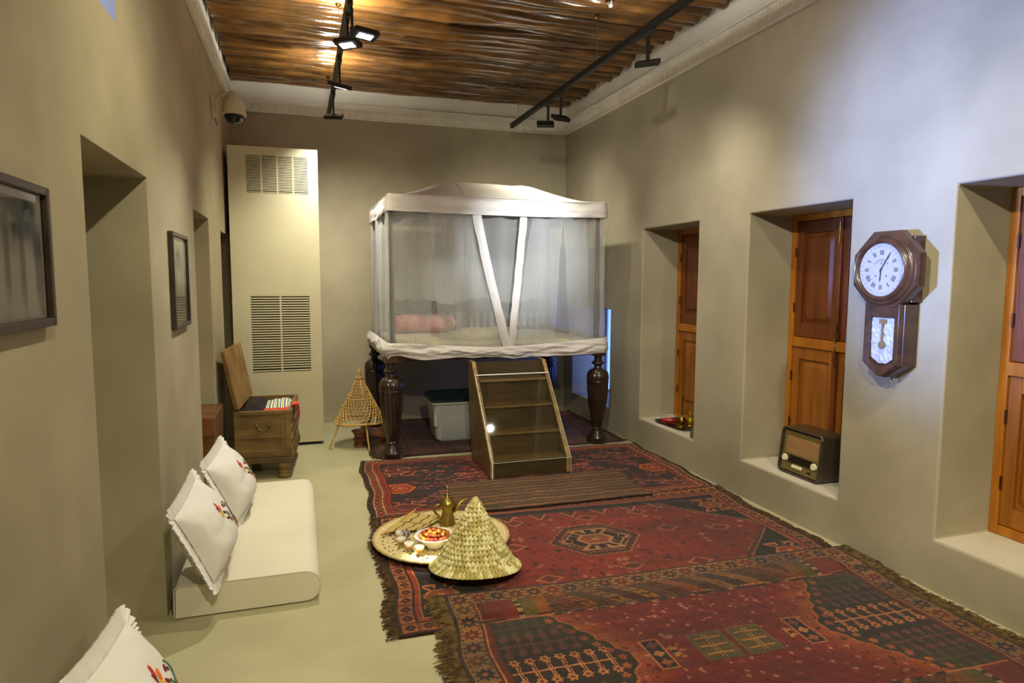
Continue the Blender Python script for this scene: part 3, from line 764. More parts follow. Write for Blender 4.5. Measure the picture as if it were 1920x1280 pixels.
for a in np.arange(-.66, .7, .22):
    for q in (-1, 1):
        d = np.maximum(np.abs(A-a)/.085, 0)+(.56-q*B)/.13
        R2.fill((d < 1) & (np.abs(B) < .56) & fld, (86, 34, 28)); R2.fill((d > .8) & (d < 1) & (np.abs(B) < .56) & fld, (200, 128, 84))
        R2.fill((d < .35) & (np.abs(B) < .56) & fld, (150, 84, 46))
be = np.abs(A)+np.abs(B)*.98
zz = .014*(np.abs(((A-B)*28) % 2-1))
R2.fill((be > 1.14) & (be < 1.155) & (np.abs(B) < .57), (188, 118, 70))
R2.fill((be+zz > 1.185) & (be+zz < 1.205) & (np.abs(B) < .57), (176, 96, 56)); R2.fill((be+zz > 1.155) & (be+zz < 1.185) & (np.abs(B) < .57), (92, 44, 24))
R2.fill((np.abs(B) > .53) & (np.abs(B) < .56), (70, 34, 24))
# dark corner triangles
cr = (be > 1.21) & (np.abs(B) < .56)
for i in range(160):
    a, b = rr.uniform(.6, 1.16)*rr.choice([-1, 1]), rr.uniform(-.53, .53); R2.blob(a, b, .014, [(92, 70, 56), (112, 44, 30), (70, 56, 60)][i % 3], 3, .3, cr)
for s_ in (-1, 1):
    for q in (-1, 1): R2.hook(1.04*s_, .41*q, .098, (206, 118, 62), (150, 72, 38))
# medallion
md = R2.hexd(0, .05, .30, .23, .42); z2 = .05*np.abs(((np.arctan2(B-.05, A)*9) % 2)-1)
R2.ring(md+z2, 0, 1.04, (190, 110, 62)); R2.ring(md+z2, 0, .99, (84, 38, 22)); R2.ring(md+z2, .80, .84, (190, 110, 62)); R2.ring(md+z2*.6, 0, .74, (44, 26, 22)); R2.ring(md+z2*.6, .66, .71, (206, 140, 90))
R2.hook(0, .05, .125, (212, 144, 88), (162, 72, 36))
for s_ in (-1, 1):
    R2.blob(.185*s_, .05, .034, (206, 140, 90)); R2.blob(.175*s_, .05, .022, (28, 18, 18))
R2.line(-.16, .16, .06, -.08, .006, (206, 140, 90)); R2.line(.16, -.06, -.06, .18, .006, (206, 140, 90))
# border
R2.fill(R2.border(0, .02), (60, 36, 22)); R2.fill(R2.border(.02, .125), (140, 70, 34))
R2.run(.028, .095, .085, lambda a, b, i: (R2.fill(R2.rect(a-.034, a+.034, b-.034, b+.034), (192, 112, 56)), R2.blob(a, b, .024, (64, 30, 24), 4, .12), R2.blob(a, b, .009, (150, 60, 34))))
R2.fill(R2.border(.02, .027), (74, 36, 22)); R2.fill(R2.border(.096, .104), (60, 28, 20)); R2.fill(R2.border(.104, .130), (168, 62, 28)); R2.fill(R2.border(.130, .137), (196, 126, 76)); R2.fill(R2.border(.137, .15), (56, 26, 20))
rug('persian_rug', 'red rug with a single hexagonal medallion under the woven food cover', R2, 1.69, 3.535, -2.0, lambda x, y: .012+.012*step(y-(-.035)*(x-1.69), 4.22, 4.27), .014, (.05, (96, 68, 44), 260), seed=3)

# --- nearest rug: red middle, candelabra plants in dark end panels, slanted stripes along the far side
R1 = Ras(2.36, 1.46, .0053)
A, B = R1.A, R1.B; rr = R1.rn
R1.fill(A > -9, (128, 30, 20))
aa, bb = np.abs(A), np.abs(B)
lim = .46+.26*np.clip(bb/.44, 0, 1)**1.1
zg = .022*np.abs(((B*22) % 2)-1)
gx = np.clip((aa-(lim-.22))/.2, 0, 1)[..., None]
R1.img = np.array((124, 24, 20))*(1-gx)+np.array((164, 74, 30))*gx
inner = (bb < .44) & (aa < lim)
for i in range(760):
    a, b = rr.uniform(-.75, .75), rr.uniform(-.43, .43)
    R1.blob(a, b, rr.uniform(.006, .012), [(96, 18, 18), (150, 58, 40), (190, 120, 92), (110, 24, 24)][i % 4], 4, .3, inner)
pan = (bb < .44) & (aa > lim+zg)
R1.fill((bb < .44) & (aa > lim-.012+zg) & (aa < 1.05), (192, 104, 50))
bz = np.clip(bb/.44, 0, 1)[..., None]
pc = np.array((46, 30, 26))*(1-bz)+np.array((66, 54, 32))*bz
R1.img[pan] = pc[pan]
def candel(b0, a0, a1, c, sz, stepa, s_):
    R1.line(a0, b0, a1, b0, .013*sz, c); n = max(2, int(abs(a1-a0)/stepa))
    for i in range(n+1):
        a = a0+(a1-a0)*(i+.35)/(n+.7)
        for q in (-1, 1):
            h = .062*sz
            R1.line(a, b0, a-.006*s_, b0+q*h, .008*sz, c); R1.line(a+.012, b0, a+.012-.006*s_, b0+q*h, .005*sz, c)
            R1.blob(a+.004, b0+q*(h+.012*sz), .021*sz, c, 6, .22); R1.blob(a+.004, b0+q*(h+.012*sz), .009*sz, (110, 50, 34))
for s_ in (-1, 1):
    candel(.02, .56*s_, 1.0*s_, (206, 128, 80), 1.0, .068, s_)
    candel(.215, .66*s_, 1.0*s_, (112, 66, 60), .85, .062, s_); candel(-.20, .66*s_, 1.0*s_, (120, 66, 58), .85, .062, s_)
    candel(.36, .72*s_, 1.0*s_, (82, 74, 46), .75, .06, s_); candel(-.36, .72*s_, 1.0*s_, (82, 74, 46), .75, .06, s_)
    for b in np.arange(-.40, .41, .06):
        R1.blob(s_*(.46+.26*(abs(b)/.44)**1.1+.055), b, .018, [(176, 96, 48), (150, 70, 46)][int(b*100) % 2], 5, .2)
    # navy tablets with three flowers, and their little crowns
    ra = .365*s_
    R1.fill(R1.rect(ra-.045, ra+.045, -.115, .115), (206, 118, 54)); R1.fill(R1.rect(ra-.034, ra+.034, -.104, .104), (34, 22, 34))
    for q, c in ((-.066, (168, 84, 52)), (0, (196, 130, 60)), (.066, (130, 60, 60))): R1.blob(ra, q, .022, c, 4, .2)
    for q in (-1, 1):
        R1.blob(ra-s_*.075, q*.02, .018, (196, 130, 40), 3, .3)
    R1.blob(ra-s_*.072, 0, .012, (40, 24, 30))
for s_ in (-1, 1):
    a0, a1 = sorted((s_*.015, s_*.19))
    R1.fill(R1.rect(a0, a1, -.11, .11), (112, 92, 46)); R1.fill(R1.rect(a0+.012, a1-.012, -.098, .098), (98, 76, 38))
    ca = (a0+a1)/2
    for w_ in (-.008, .008): R1.line(ca+w_, -.09, ca+w_, .09, .007, (190, 140, 66))
    for b in (-.06, 0, .06): R1.line(ca-.06, b, ca+.06, b, .012, (190, 128, 60)); R1.line(ca-.06, b+.006, ca+.06, b+.006, .004, (120, 80, 40))
# far and near cross bands: red and gold corner blocks, slanted stripes
for q in (-1, 1):
    m = (q*B > .44) & (q*B < .61)
    R1.fill(m, (150, 84, 30))
    sl = ((A*.9+q*B*1.0)/.075); idx = np.floor(sl).astype(int); fr = sl-idx
    pal = np.array([(166, 88, 34), (98, 66, 40), (150, 104, 52), (84, 48, 44), (172, 112, 46), (110, 72, 52), (120, 62, 30)])
    mm = m & (aa < .69)
    R1.img[mm] = pal[idx % 7][mm]
    lad = (np.abs((q*B*26) % 1-.5) > .36)
    R1.fill(mm & (fr < .12), (70, 36, 26)); R1.fill(mm & (fr > .2) & (fr < .9) & lad & (idx % 2 == 0), (70, 44, 30)); R1.fill(mm & (fr > .5) & (fr < .58), (70, 44, 30))
    R1.fill((q*B > .425) & (q*B < .45) & (aa < .69) & (np.abs((A*9) % 1-.5) > .3), (50, 32, 26)); R1.fill((q*B > .425) & (q*B < .437) & (aa < .69) & (np.abs((A*9) % 1-.5) < .1), (196, 150, 110))
    R1.fill((q*B > .44) & (q*B < .61) & (aa > .855), (140, 46, 28)); R1.fill((q*B > .44) & (q*B < .61) & (aa > .83) & (aa < .855), (190, 150, 96))
    R1.fill((q*B > .44) & (q*B < .61) & (aa > .83) & (aa < .855) & (np.abs((B*20) % 1-.5) < .25), (60, 50, 34))
    R1.fill((q*B > .44) & (q*B < .61) & (aa > .75) & (aa < .83), (110, 88, 38))
    R1.fill((q*B > .434) & (q*B < .444) & (aa > .69), (196, 112, 70)); R1.fill((q*B > .604) & (q*B < .612), (120, 58, 30))
R1.fill((aa > 1.035) & (aa < 1.05) & (bb < .61), (196, 116, 60)); R1.fill((aa > 1.01) & (aa < 1.035) & (bb < .61), (110, 40, 26))
# star border
mset = R1.border(.02, .125); R1.fill(mset, (150, 106, 62))
cols = [(72, 40, 32), (120, 38, 26), (56, 44, 40), (96, 60, 30)]; grd = [(158, 116, 70), (176, 112, 40), (140, 104, 74), (182, 122, 62)]
def star(a, b, i):
    c = grd[(i // 3) % 4]
    R1.fill(R1.rect(a-.05, a+.05, b-.05, b+.05) & mset, c)
    R1.blob(a, b, .036, cols[i % 4], 8, .22); R1.blob(a, b, .012, (176, 96, 60))
    for p in (-1, 1):
        for q in (-1, 1): R1.blob(a+p*.042, b+q*.036, .009, (90, 58, 34))
R1.run(.02, .125, .098, star)
R1.fill(R1.border(0, .02), (62, 42, 34)); R1.fill(R1.border(.02, .025), (170, 110, 70)); R1.fill(R1.border(.12, .127), (92, 44, 28))
rug('persian_rug', 'nearest red rug with striped far edge and plant panels at its ends', R1, 1.785, 2.345, -2.0, lambda x, y: .012+.012*step(y+.035*(x-1.785), 2.80, 2.86), .014, (.085, (116, 92, 54), 420), seed=4)

# --- striped kilim before the steps
RK = Ras(1.46, .70, .0072)
A, B = RK.A, RK.B
w_ = B+.006*np.sin(A*9)+.004*np.sin(A*23)
RK.fill(A > -9, (92, 62, 36))
for i, b in enumerate(np.arange(-.35, .36, .035)):
    c = [(122, 84, 48), (82, 52, 30), (108, 72, 40), (76, 50, 30)][i % 4]
    RK.fill((w_ > b) & (w_ < b+.035), c); RK.fill((w_ > b) & (w_ < b+.005), (130, 96, 62) if i % 2 else (60, 40, 24))
RK.fill(RK.border(0, .008), (48, 32, 20))
rug('kilim_mat', 'flat brown striped kilim mat spread before the bed steps', RK, 1.725, 4.555, -1.5, lambda x, y: .0205+.012*(1-step(y+.03*(x-1.69), 4.24, 4.30)), .01, colmul=1.3, seed=6)
# ------------------------------------------------------------------ floor mattress and cushions on the bare floor side
LINEN = mat('white_linen', (226, 220, 202), .9, col2=(218, 212, 194), scale=2, bump=.10, bscale=6, spec=.15)
PILW = mat('white_cotton', (224, 222, 220), .85, col2=(216, 214, 214), scale=3, bump=.12, bscale=10, spec=.15)
def mattress(name, label, y0, y1, x0=-.602, x1=.062, h=.158):
    r = .075; prof = [(x0, .004), (x0+.004, h-.012), (x0+.02, h)]
    for i in range(11):
        a = PI/2-PI*i/10; prof.append((x1-r+r*math.cos(a), h/2+(h/2-.002)*math.sin(a)+.002))
    n = len(prof); vs = []; fs = []; m = 24
    for j in range(m+1):
        t = j/m; y = y0+(y1-y0)*t; e = min(t, 1-t)*m
        k = 1 if e > 1.5 else (.985 if e > .5 else .95)
        cx, cz = (x0+x1)/2, h/2
        for i, (x, z) in enumerate(prof):
            q = 1+.004*nz(x*4, y*3, z*5)
            zz = .002+max(0, cz+(z-cz)*k*q-.002)
            vs.append((cx+(x-cx)*(k+(1-k)*.6), y, zz))
    for j in range(m):
        for i in range(n):
            i2 = (i+1) % n; fs.append((j*n+i, (j+1)*n+i, (j+1)*n+i2, j*n+i2))
    fs.append(tuple(range(n))); fs.append(tuple(m*n+i for i in range(n-1, -1, -1)))
    o = MB().add(vs, fs).build(name, LINEN, None, 50)
    mb = MB(); mb.tube([(x, y0+.004, .004+z*.98) for x, z in prof], .0035, 6)
    mb.build('piping', LINEN, o, 60)
    return tag(o, label, 'mattress')
mattress('floor_mattress', 'white floor mattress along the plaster wall with two cushions on it', 3.30, 4.90)
mattress('floor_mattress', 'white floor mattress along the wall under the nearest cushion, out of view', .25, 1.95)

PET = {'red': (196, 34, 30), 'orange': (230, 112, 24), 'yellow': (236, 178, 24), 'green': (66, 112, 82), 'dark': (52, 44, 60), 'wine': (128, 26, 44)}
PETM = {k: mat('thread_'+k, v, .6, bump=.3, bscale=120) for k, v in PET.items()}
FLW = [(-.062, .085, 70, .035, 'red'), (-.078, .070, 100, .030, 'wine'), (-.045, .060, 60, .036, 'orange'), (-.055, .035, 85, .036, 'yellow'), (-.030, .030, 130, .022, 'wine'),
       (.0, .055, 40, .022, 'wine'), (.012, .045, 0, .012, 'dark'), (-.012, .010, 100, .03, 'green'), (-.03, -.005, 150, .026, 'wine'), (-.02, -.02, 60, .022, 'green'),
       (.045, .025, 110, .036, 'orange'), (.060, .0, 105, .038, 'orange'), (.052, -.018, 80, .032, 'red'), (.075, -.02, 110, .030, 'wine'),
       (.0, -.035, 100, .03, 'wine'), (.012, -.050, 60, .036, 'yellow'), (.03, -.045, 120, .032, 'red'), (.035, -.072, 90, .034, 'orange'), (.058, -.06, 100, .044, 'green'), (.066, -.08, 105, .035, 'green'), (.05, -.098, 90, .026, 'wine'), (.085, -.055, 80, .022, 'wine')]
def cushion(name, label, TL, TR, BL, puff=.10, sz=None, fl=1.0, fx=.02, fy=0.0):
    """TL, TR, BL: corners of its face in world space; the face bulges along (BL-TL)x(TR-TL)"""
    TL, TR, BL = Vector(TL), Vector(TR), Vector(BL)
    U = (TR-TL); Vv = (BL-TL); W_ = U.length; H_ = Vv.length; U.normalize(); Vv.normalize(); Nn = Vv.cross(U).normalized()
    Vv = U.cross(Nn)*1.0
    Vv.normalize()
    if Vv.dot(BL-TL) < 0: Vv = -Vv
    C = TL+U*W_/2+Vv*H_/2
    M = Matrix(((U.x, -Vv.x, Nn.x, C.x), (U.y, -Vv.y, Nn.y, C.y), (U.z, -Vv.z, Nn.z, C.z), (0, 0, 0, 1)))
    t = thing(name, label, 'cushion'); t.matrix_world = M
    a, b = W_/2-.035, H_/2-.035
    def surf(s):
        def fn(u, v_):
            x, y = 2*u-1, 2*v_-1
            k = (1-abs(x)**2.6)**.62*(1-abs(y)**2.6)**.62 if abs(x) < 1 and abs(y) < 1 else 0
            pinch = 1-.05*(1-abs(x)**2)*abs(y)**3-.0
            pin2 = 1-.05*(1-abs(y)**2)*abs(x)**3
            wr = .010*nz(x*2.2+s, y*2.2, 4)*k**.5+.007*nz(x*6, y*2.5, s*9)*(1-k)*k**.3*2
            slump = .03*k*max(0, -y)*1.0
            return (x*a*pin2, y*b*pinch, s*(puff*k+slump+.004)+wr)
        return fn
    m = MB(); m.grid(44, 44, surf(1)); n1 = len(m.v)
    q = MB().grid(44, 44, surf(-.8)); m.add(q.v, [f[::-1] for f in q.f])
    m.build('cover', PILW, t, 60)
    # pleated frill round the edge
    def per2(s):
        s %= 4; k = int(s); f = s-k
        return [(-a+2*a*f, -b, 0, -1), (a, -b+2*b*f, 1, 0), (a-2*a*f, b, 0, 1), (-a, b-2*b*f, -1, 0)][k]
    def frill(u, v_):
        x, y, nx, ny = per2(u*4)
        xx, yy = x/a, y/b
        if abs(ny): y *= 1-.05*(1-xx*xx)
        else: x *= 1-.05*(1-yy*yy)
        w_ = .052*fl; fr = (u*4) % 1; cor = min(fr, 1-fr)
        if cor < .05:
            nx2, ny2 = x/a, y/b; L = math.hypot(nx2, ny2); tq = 1-cor/.05
            nx, ny = nx*(1-tq)+nx2/L*tq, ny*(1-tq)+ny2/L*tq; L = math.hypot(nx, ny); nx /= L; ny /= L
        g_ = math.sin(u*4*2*PI*34+3*nz(u*40, 5))
        return (x+nx*w_*(v_*1.25-.25), y+ny*w_*(v_*1.25-.25), g_*.0045*(.25+.75*v_)+.004*nz(u*60, v_*2))
    MB().grid(1500, 3, frill, wrap=True).build('frill', PILW, t, 80)
    e = MB(); s1 = surf(1)
    for px, py, ang, ln, c in FLW:
        px, py = px+fx, py+fy; an = math.radians(ang); ca, sa = math.cos(an), math.sin(an); wd = .010 if ln > .03 else .007
        ci = list(PET).index(c); vs = []
        for i in range(8):
            tt = 2*PI*i/8; dx = ln*.62*math.cos(tt); dy = wd*math.sin(tt)
            x, y = px+dx*ca-dy*sa, py+dx*sa+dy*ca
            z = s1((x/a+1)/2, (y/b+1)/2)[2]; vs.append((x, y, z+.0015))
        z = s1((px/a+1)/2, (py/b+1)/2)[2]; vs.append((px, py, z+.005))
        e.add(vs, [(i, (i+1) % 8, 8) for i in range(8)], ci)
    e.tube([(fx+.02+.01*math.sin(i), fy+.07-i*.02, s1((fx+.02)/a/2+.5, (fy+.07-i*.02)/b/2+.5)[2]+.003) for i in range(8)], .0022, 5, list(PET).index('green'))
    e.build('embroidery', list(PETM.values()), t, 40)
    return t
cushion('floor_cushion', 'white frilled cushion with bright embroidered flowers, front one on the mattress', (-.575, 3.11, .565), (-.535, 3.59, .64), (-.40, 3.20, .175), .11, fx=.045, fy=.0)
cushion('floor_cushion', 'white frilled cushion standing behind the other one, beside the old chest', (-.555, 3.96, .55), (-.49, 4.40, .62), (-.37, 4.06, .17), .11, fx=.05)
cushion('floor_cushion', 'white frilled cushion cut off at the corner nearest the camera', (-.56, 1.70, .635), (-.52, 2.14, .63), (-.385, 1.76, .17), .10, fx=.07, fy=.03)

# ------------------------------------------------------------------ old wooden chest with open lid, and the cloths in it
CHW = mat('old_chest_wood', (136, 108, 62), .6, col2=(92, 70, 38), scale=5, detail=8, bump=.25, bscale=18, stretch=(.6, .6, 2.2))
CHD = mat('old_chest_dark', (100, 78, 46), .65, col2=(72, 54, 30), scale=6, detail=8, bump=.3, bscale=18)
CHI = mat('chest_lid_inside', (150, 116, 66), .6, col2=(118, 88, 48), scale=5, detail=8, bump=.2, bscale=14)
ch = thing('wooden_chest', 'old carved wooden chest with its lid open, on turned feet by the wall', 'chest', (-.305, 5.50, 0), (0, 0, math.radians(-4)))
# local: x across (-.2..+.2), y depth 0..0.78, z
cx0, cx1, cy1, cz0, cz1 = -.212, .205, .74, .165, .555
t_ = .022
MB().box(cx0, cx1, 0, t_, cz0, cz1).build('front_board', CHW, ch, bevel=.003)
MB().box(cx0, cx1, cy1-t_, cy1, cz0, cz1).build('back_board', CHW, ch, bevel=.003)
MB().box(cx0, cx0+t_, t_, cy1-t_, cz0, cz1).build('side_board', CHW, ch)
MB().box(cx1-t_, cx1, t_, cy1-t_, cz0, cz1).build('side_board', CHW, ch)
MB().box(cx0+t_, cx1-t_, t_, cy1-t_, cz0, cz0+.02).build('bottom_board', CHD, ch)
f = MB()
f.box(cx0-.004, cx0+.04, -.012, 0, cz0+.03, cz1); f.box(cx1-.04, cx1+.004, -.012, 0, cz0+.03, cz1); f.box(cx0+.04, cx1-.04, -.012, 0, cz1-.03, cz1); f.box(cx0+.04, cx1-.04, -.012, 0, cz0+.03, cz0+.075)
f.box(cx0+.04, cx1-.04, -.007, 0, .335, .352); f.box(cx1-.04-.035, cx1-.04, -.006, 0, cz0+.075, cz1-.03)
f.build('frame', CHW, ch, bevel=.003)
pl_ = MB(); pl_.box(cx0-.016, cx1+.016, -.024, cy1+.01, cz0-.03, cz0+.012); pl_.box(cx0-.01, cx1+.01, -.016, cy1+.005, cz0+.012, cz0+.03)
pl_.build('plinth', CHD, ch, bevel=.005)
hd = MB(); hd.tube([(-.045+.09*i/12, -.022-.012*math.sin(PI*i/12), .438-.036*max(0, math.sin(PI*i/12))**.8) for i in range(13)], .0055, 8)
for sx in (-1, 1): hd.lathe([(0, 0), (.013, 0), (.011, .006), (.006, .012), (0, .013)], 12, M=Matrix.Translation((sx*.045, -.012, .44)) @ Matrix.Rotation(PI/2, 4, 'X'))
hd.build('bail_handle', mat('tarnished_metal', (126, 110, 78), .4, metal=.9), ch, 50)
fp = [(0, 0), (.052, 0), (.055, .01), (.052, .03), (.044, .038), (.05, .05), (.05, .06), (.038, .068), (.046, .078), (.056, .10), (.058, .12), (.05, .136)]
fm = MB().lathe(fp, 24).mesh('foot', CHW, 40)
for sx in (cx0+.055, cx1-.06):
    for yy in (.045, cy1-.06):
        o = bpy.data.objects.new('foot', fm); link(o, ch); o.location = (sx, yy, 0)
# carved relief on the long side facing the room
cv = MB(); rn = random.Random(3)
for i in range(9):
    for j in range(4):
        y_, z_ = .06+i*.075, cz0+.06+j*.085
        cv.lathe([(.034, 0), (.032, .006), (.02, .009), (.016, .004), (.006, .010), (0, .011)], 10, M=Matrix.Translation((cx1, y_, z_)) @ Matrix.Rotation(PI/2, 4, 'Y') @ Matrix.Rotation(rn.random(), 4, 'Z'), rf=lambda a, z: 1+.18*math.sin(5*a))
for z_ in (cz0+.035, cz1-.02): cv.box(cx1, cx1+.010, .0, cy1, z_-.012, z_+.012)
cv.build('carving', mat('worn_carving', (140, 122, 78), .7, col2=(92, 74, 42), scale=20), ch, 40)
# lid, hinged on the wall side and leaning back
lid = MB(); L0 = .47
lid.box(-.006, L0, -.012, cy1+.012, -.035, -.017)
for (a0, a1, b0, b1) in ((0, .045, 0, cy1), (L0-.05, L0-.005, 0, cy1), (.045, L0-.05, 0, .035), (.045, L0-.05, cy1-.035, cy1)): lid.box(a0, a1, b0, b1, -.018, .002)
lo_ = lid.build('lid', CHI, ch, bevel=.003)
lo_.location = (cx0+.004, 0, cz1+.018); lo_.rotation_euler = (0, math.radians(-101), 0)
l2 = MB()
for b0 in (.18, .40, .56): l2.box(.05, L0-.055, b0, b0+.012, -.017, -.013)
l2.box(.25, .42, .30, .33, -.017, -.005); l2.build('batten', CHD, lo_)
def cloth(name, label, cx, cy, z, sx, sy, h, m, seed, rot=0):
    def top(u, v_):
        x, y = (u-.5)*sx, (v_-.5)*sy; k = (1-abs(2*u-1)**4)*(1-abs(2*v_-1)**4)
        return (x, y, h*(.35+.65*k**.4)+.02*nz(x*9+seed, y*9)+.008*nz(x*24, y*24, seed))
    m_ = MB().grid(30, 30, top); m_.grid(30, 30, lambda u, v_: ((u-.5)*sx, (v_-.5)*sy, 0))
    vs = []
    o = m_.build(name, m, None, 60, loc=(cx, cy, z), rot=(0, 0, rot)); return tag(o, label, 'cloth')
STRIPE = bpy.data.materials.new('striped_cloth'); STRIPE.use_nodes = True
_n = STRIPE.node_tree; _b = _n.nodes['Principled BSDF']; _b.inputs['Roughness'].default_value = .9
_t = _n.nodes.new('ShaderNodeTexCoord'); _s2 = _n.nodes.new('ShaderNodeSeparateXYZ'); _n.links.new(_t.outputs['Object'], _s2.inputs[0])
_m = _n.nodes.new('ShaderNodeMath'); _m.operation = 'MULTIPLY'; _m.inputs[1].default_value = 17; _n.links.new(_s2.outputs[0], _m.inputs[0])
_fr = _n.nodes.new('ShaderNodeMath'); _fr.operation = 'FRACT'; _n.links.new(_m.outputs[0], _fr.inputs[0])
_cr = _n.nodes.new('ShaderNodeValToRGB'); _cr.color_ramp.interpolation = 'CONSTANT'; _n.links.new(_fr.outputs[0], _cr.inputs[0])
for i, (p_, c_) in enumerate([(0, (236, 232, 214)), (.2, (40, 130, 170)), (.36, (236, 232, 214)), (.5, (206, 160, 70)), (.64, (236, 232, 214)), (.78, (30, 60, 90)), (.9, (120, 170, 180))]):
    e_ = _cr.color_ramp.elements[i] if i < 2 else _cr.color_ramp.elements.new(p_)
    e_.position = p_; e_.color = (*lin(c_), 1)
_n.links.new(_cr.outputs[0], _b.inputs['Base Color'])
REDC = mat('red_cloth', (206, 52, 24), .9, bump=.15, bscale=30)
CW = Matrix.Translation((-.305, 5.50, 0)) @ Matrix.Rotation(math.radians(-4), 4, 'Z')
def cp(x, y, z): return tuple(CW @ Vector((x, y, z)))
cloth('dark_cloth', 'black cloth bundled in the chest against the hinge side', *cp(-.10, .36, .47), .17, .58, .10, mat('black_cloth', (34, 28, 28), .9), 1)
cloth('striped_cloth', 'cloth with blue, white and gold stripes folded in the chest', *cp(.075, .46, .49), .21, .40, .06, STRIPE, 2)
def redf(u, v_):
    # lies over the stripes, climbs the edge board and hangs outside
    s = u*.42; y = .02+.16*v_+.10*u*0+.30*max(0, u-.35)
    if s < .22: x, z = -.03+s, .535+.006*nz(s*20, v_*4)+.0*s
    elif s < .27: q = (s-.22)/.05; x, z = .19+q*.03, .535+.038*math.sin(q*PI/2)
    elif s < .30: x, z = .222+(s-.27), .573-.01*(s-.27)*30
    else: x, z = .250-.004*math.sin(v_*9), .562-(s-.30)*(1+.4*math.sin(v_*5+1))
    return (x, .03+y+.01*nz(u*5, v_*5, 2), z+.006*nz(u*9, v_*7, 4))
ro = MB().grid(40, 16, redf).build('red_cloth', REDC, None, 80, solid=.003); ro.matrix_world = CW
tag(ro, 'red cloth with white dashes hanging over the edge of the open chest', 'cloth')
ds = MB()
for i in range(16):
    for j in range(4):
        u, v_ = .05+i*.058, .14+j*.22+(i % 2)*.08
        p0, p1 = Vector(redf(u, v_)), Vector(redf(min(1, u+.022), v_+.05)); q0, q1 = Vector(redf(u, v_+.03)), Vector(redf(min(1, u+.022), min(1, v_+.08)))
        nrm = (p1-p0).cross(q0-p0).normalized()*.003
        if nrm.z < 0 and u < .6: nrm = -nrm
        if u >= .65 and nrm.x < 0: nrm = -nrm
        ds.add([p0+nrm, p1+nrm, q1+nrm, q0+nrm], [(0, 1, 2, 3)])
ds.build('white_dashes', mat('white_thread', (232, 220, 200), .9), ro)
# second chest, in the doorway recess
BX = mat('red_brown_wood', (116, 70, 40), .35, col2=(80, 46, 24), scale=4, detail=7, bump=.12, bscale=20, stretch=(.5, 3, 3), coat=.3)
b2 = thing('wooden_box', 'red brown wooden box on the floor of the doorway recess behind the cushions', 'box', (-.79, 4.86, 0))
MB().box(-.2, .2, 0, .5, .0, .50).build('box_body', BX, b2, bevel=.006)
MB().box(-.21, .212, -.012, .512, .515, .655).build('lid', BX, b2, bevel=.01)
MB().box(-.205, .206, -.006, .506, .50, .515).build('trim_strip', BX, b2)
m_ = MB(); m_.box(.2, .206, .0, .04, 0, .5); m_.box(.2, .206, .46, .5, 0, .5); m_.box(.2, .207, .04, .46, .0, .05); m_.build('frame', BX, b2, bevel=.002)

# ------------------------------------------------------------------ rattan clothes drying cone on three sticks
RAT = mat('rattan', (204, 168, 100), .55, col2=(172, 134, 70), scale=14, detail=4)
tn = thing('rattan_cone', 'cone shaped rattan frame for scenting clothes, standing on three sticks', 'incense cone', (.52, 6.42, 0))
ap = Vector((.0, 0, .70)); RB, ZR = .235, .235
def conep(a, z): k = (.70-z)/(.70-ZR); return Vector((RB*k*math.cos(a), RB*k*math.sin(a), z))
for i, a in enumerate((math.radians(200), math.radians(235+45), math.radians(30))):
    foot = Vector((math.cos(a), math.sin(a), 0))*.315; foot.z = .024 if i == 2 else .006
    top = Vector((-math.cos(a)*.012, -math.sin(a)*.012, .735))
    MB().tube([foot, foot.lerp(top, .5), top], [.0085, .0085, .0065], 8).build('stick', RAT, tn, 60)
MB().tube([conep(2*PI*i/40, ZR)+Vector((0, 0, .006*math.sin(6*PI*i/40))) for i in range(40)], .0095, 8, closed=True).build('rim', RAT, tn, 60)
MB().tube([conep(2*PI*i/30, .46)*1.0 for i in range(30)], .006, 8, closed=True).build('hoop', RAT, tn, 60)
MB().tube([Vector((.034*math.cos(2*PI*i/14), .034*math.sin(2*PI*i/14), .655)) for i in range(14)], .006, 6, closed=True).build('hoop', RAT, tn, 60)
m_ = MB()
for k in range(6): m_.tube([Vector((.016*math.cos(2*PI*i/12), .016*math.sin(2*PI*i/12), .695+k*.006+.002*math.sin(2*PI*i/12))) for i in range(12)], .0035, 5, closed=True)
m_.build('binding', RAT, tn, 60)
wv = MB()
for d in (-1, 1):
    for k in range(30):
        pts = []
        for i in range(13):
            z = ZR+(.64-ZR)*i/12
            if k % 2 and z > .52: break
            pts.append(conep(2*PI*k/30+d*(z-ZR)*3.4/(1+(z-ZR)*.4), z)*1.0)
        wv.tube(pts, .0044, 4, flat=.4)
for i in range(15):
    z = ZR+.018+i*.026; n = 28
    wv.tube([conep(2*PI*j/n, z) for j in range(n)], .0046, 4, closed=True, flat=.4)
tag(wv.build('weave', RAT, tn), kind='stuff')
# clay incense burner
CLAY = mat('painted_clay', (124, 74, 44), .6, col2=(84, 46, 28), scale=22)
ib = thing('incense_burner', 'small reddish clay incense burner on the floor under the rattan cone', 'burner', (.515, 6.36, 0))
MB().lathe([(0, 0), (.062, 0), (.066, .006), (.058, .02), (.056, .05), (.066, .066), (.07, .074), (.06, .08), (0, .08)], 24).build('base', CLAY, ib, 40)
MB().lathe([(.05, .08), (.056, .084), (.058, .11), (.07, .135), (.084, .148), (.080, .154), (.062, .138), (.05, .118), (0, .114)], 24).build('bowl', CLAY, ib, 40)
m_ = MB()
for i in range(6):
    a = 2*PI*i/6; m_.add([(.0595*math.cos(a+d), .0595*math.sin(a+d), z) for d, z in ((-.22, .026), (.22, .026), (0, .052))], [(0, 1, 2)])
m_.build('vent_hole', BLACK, ib)

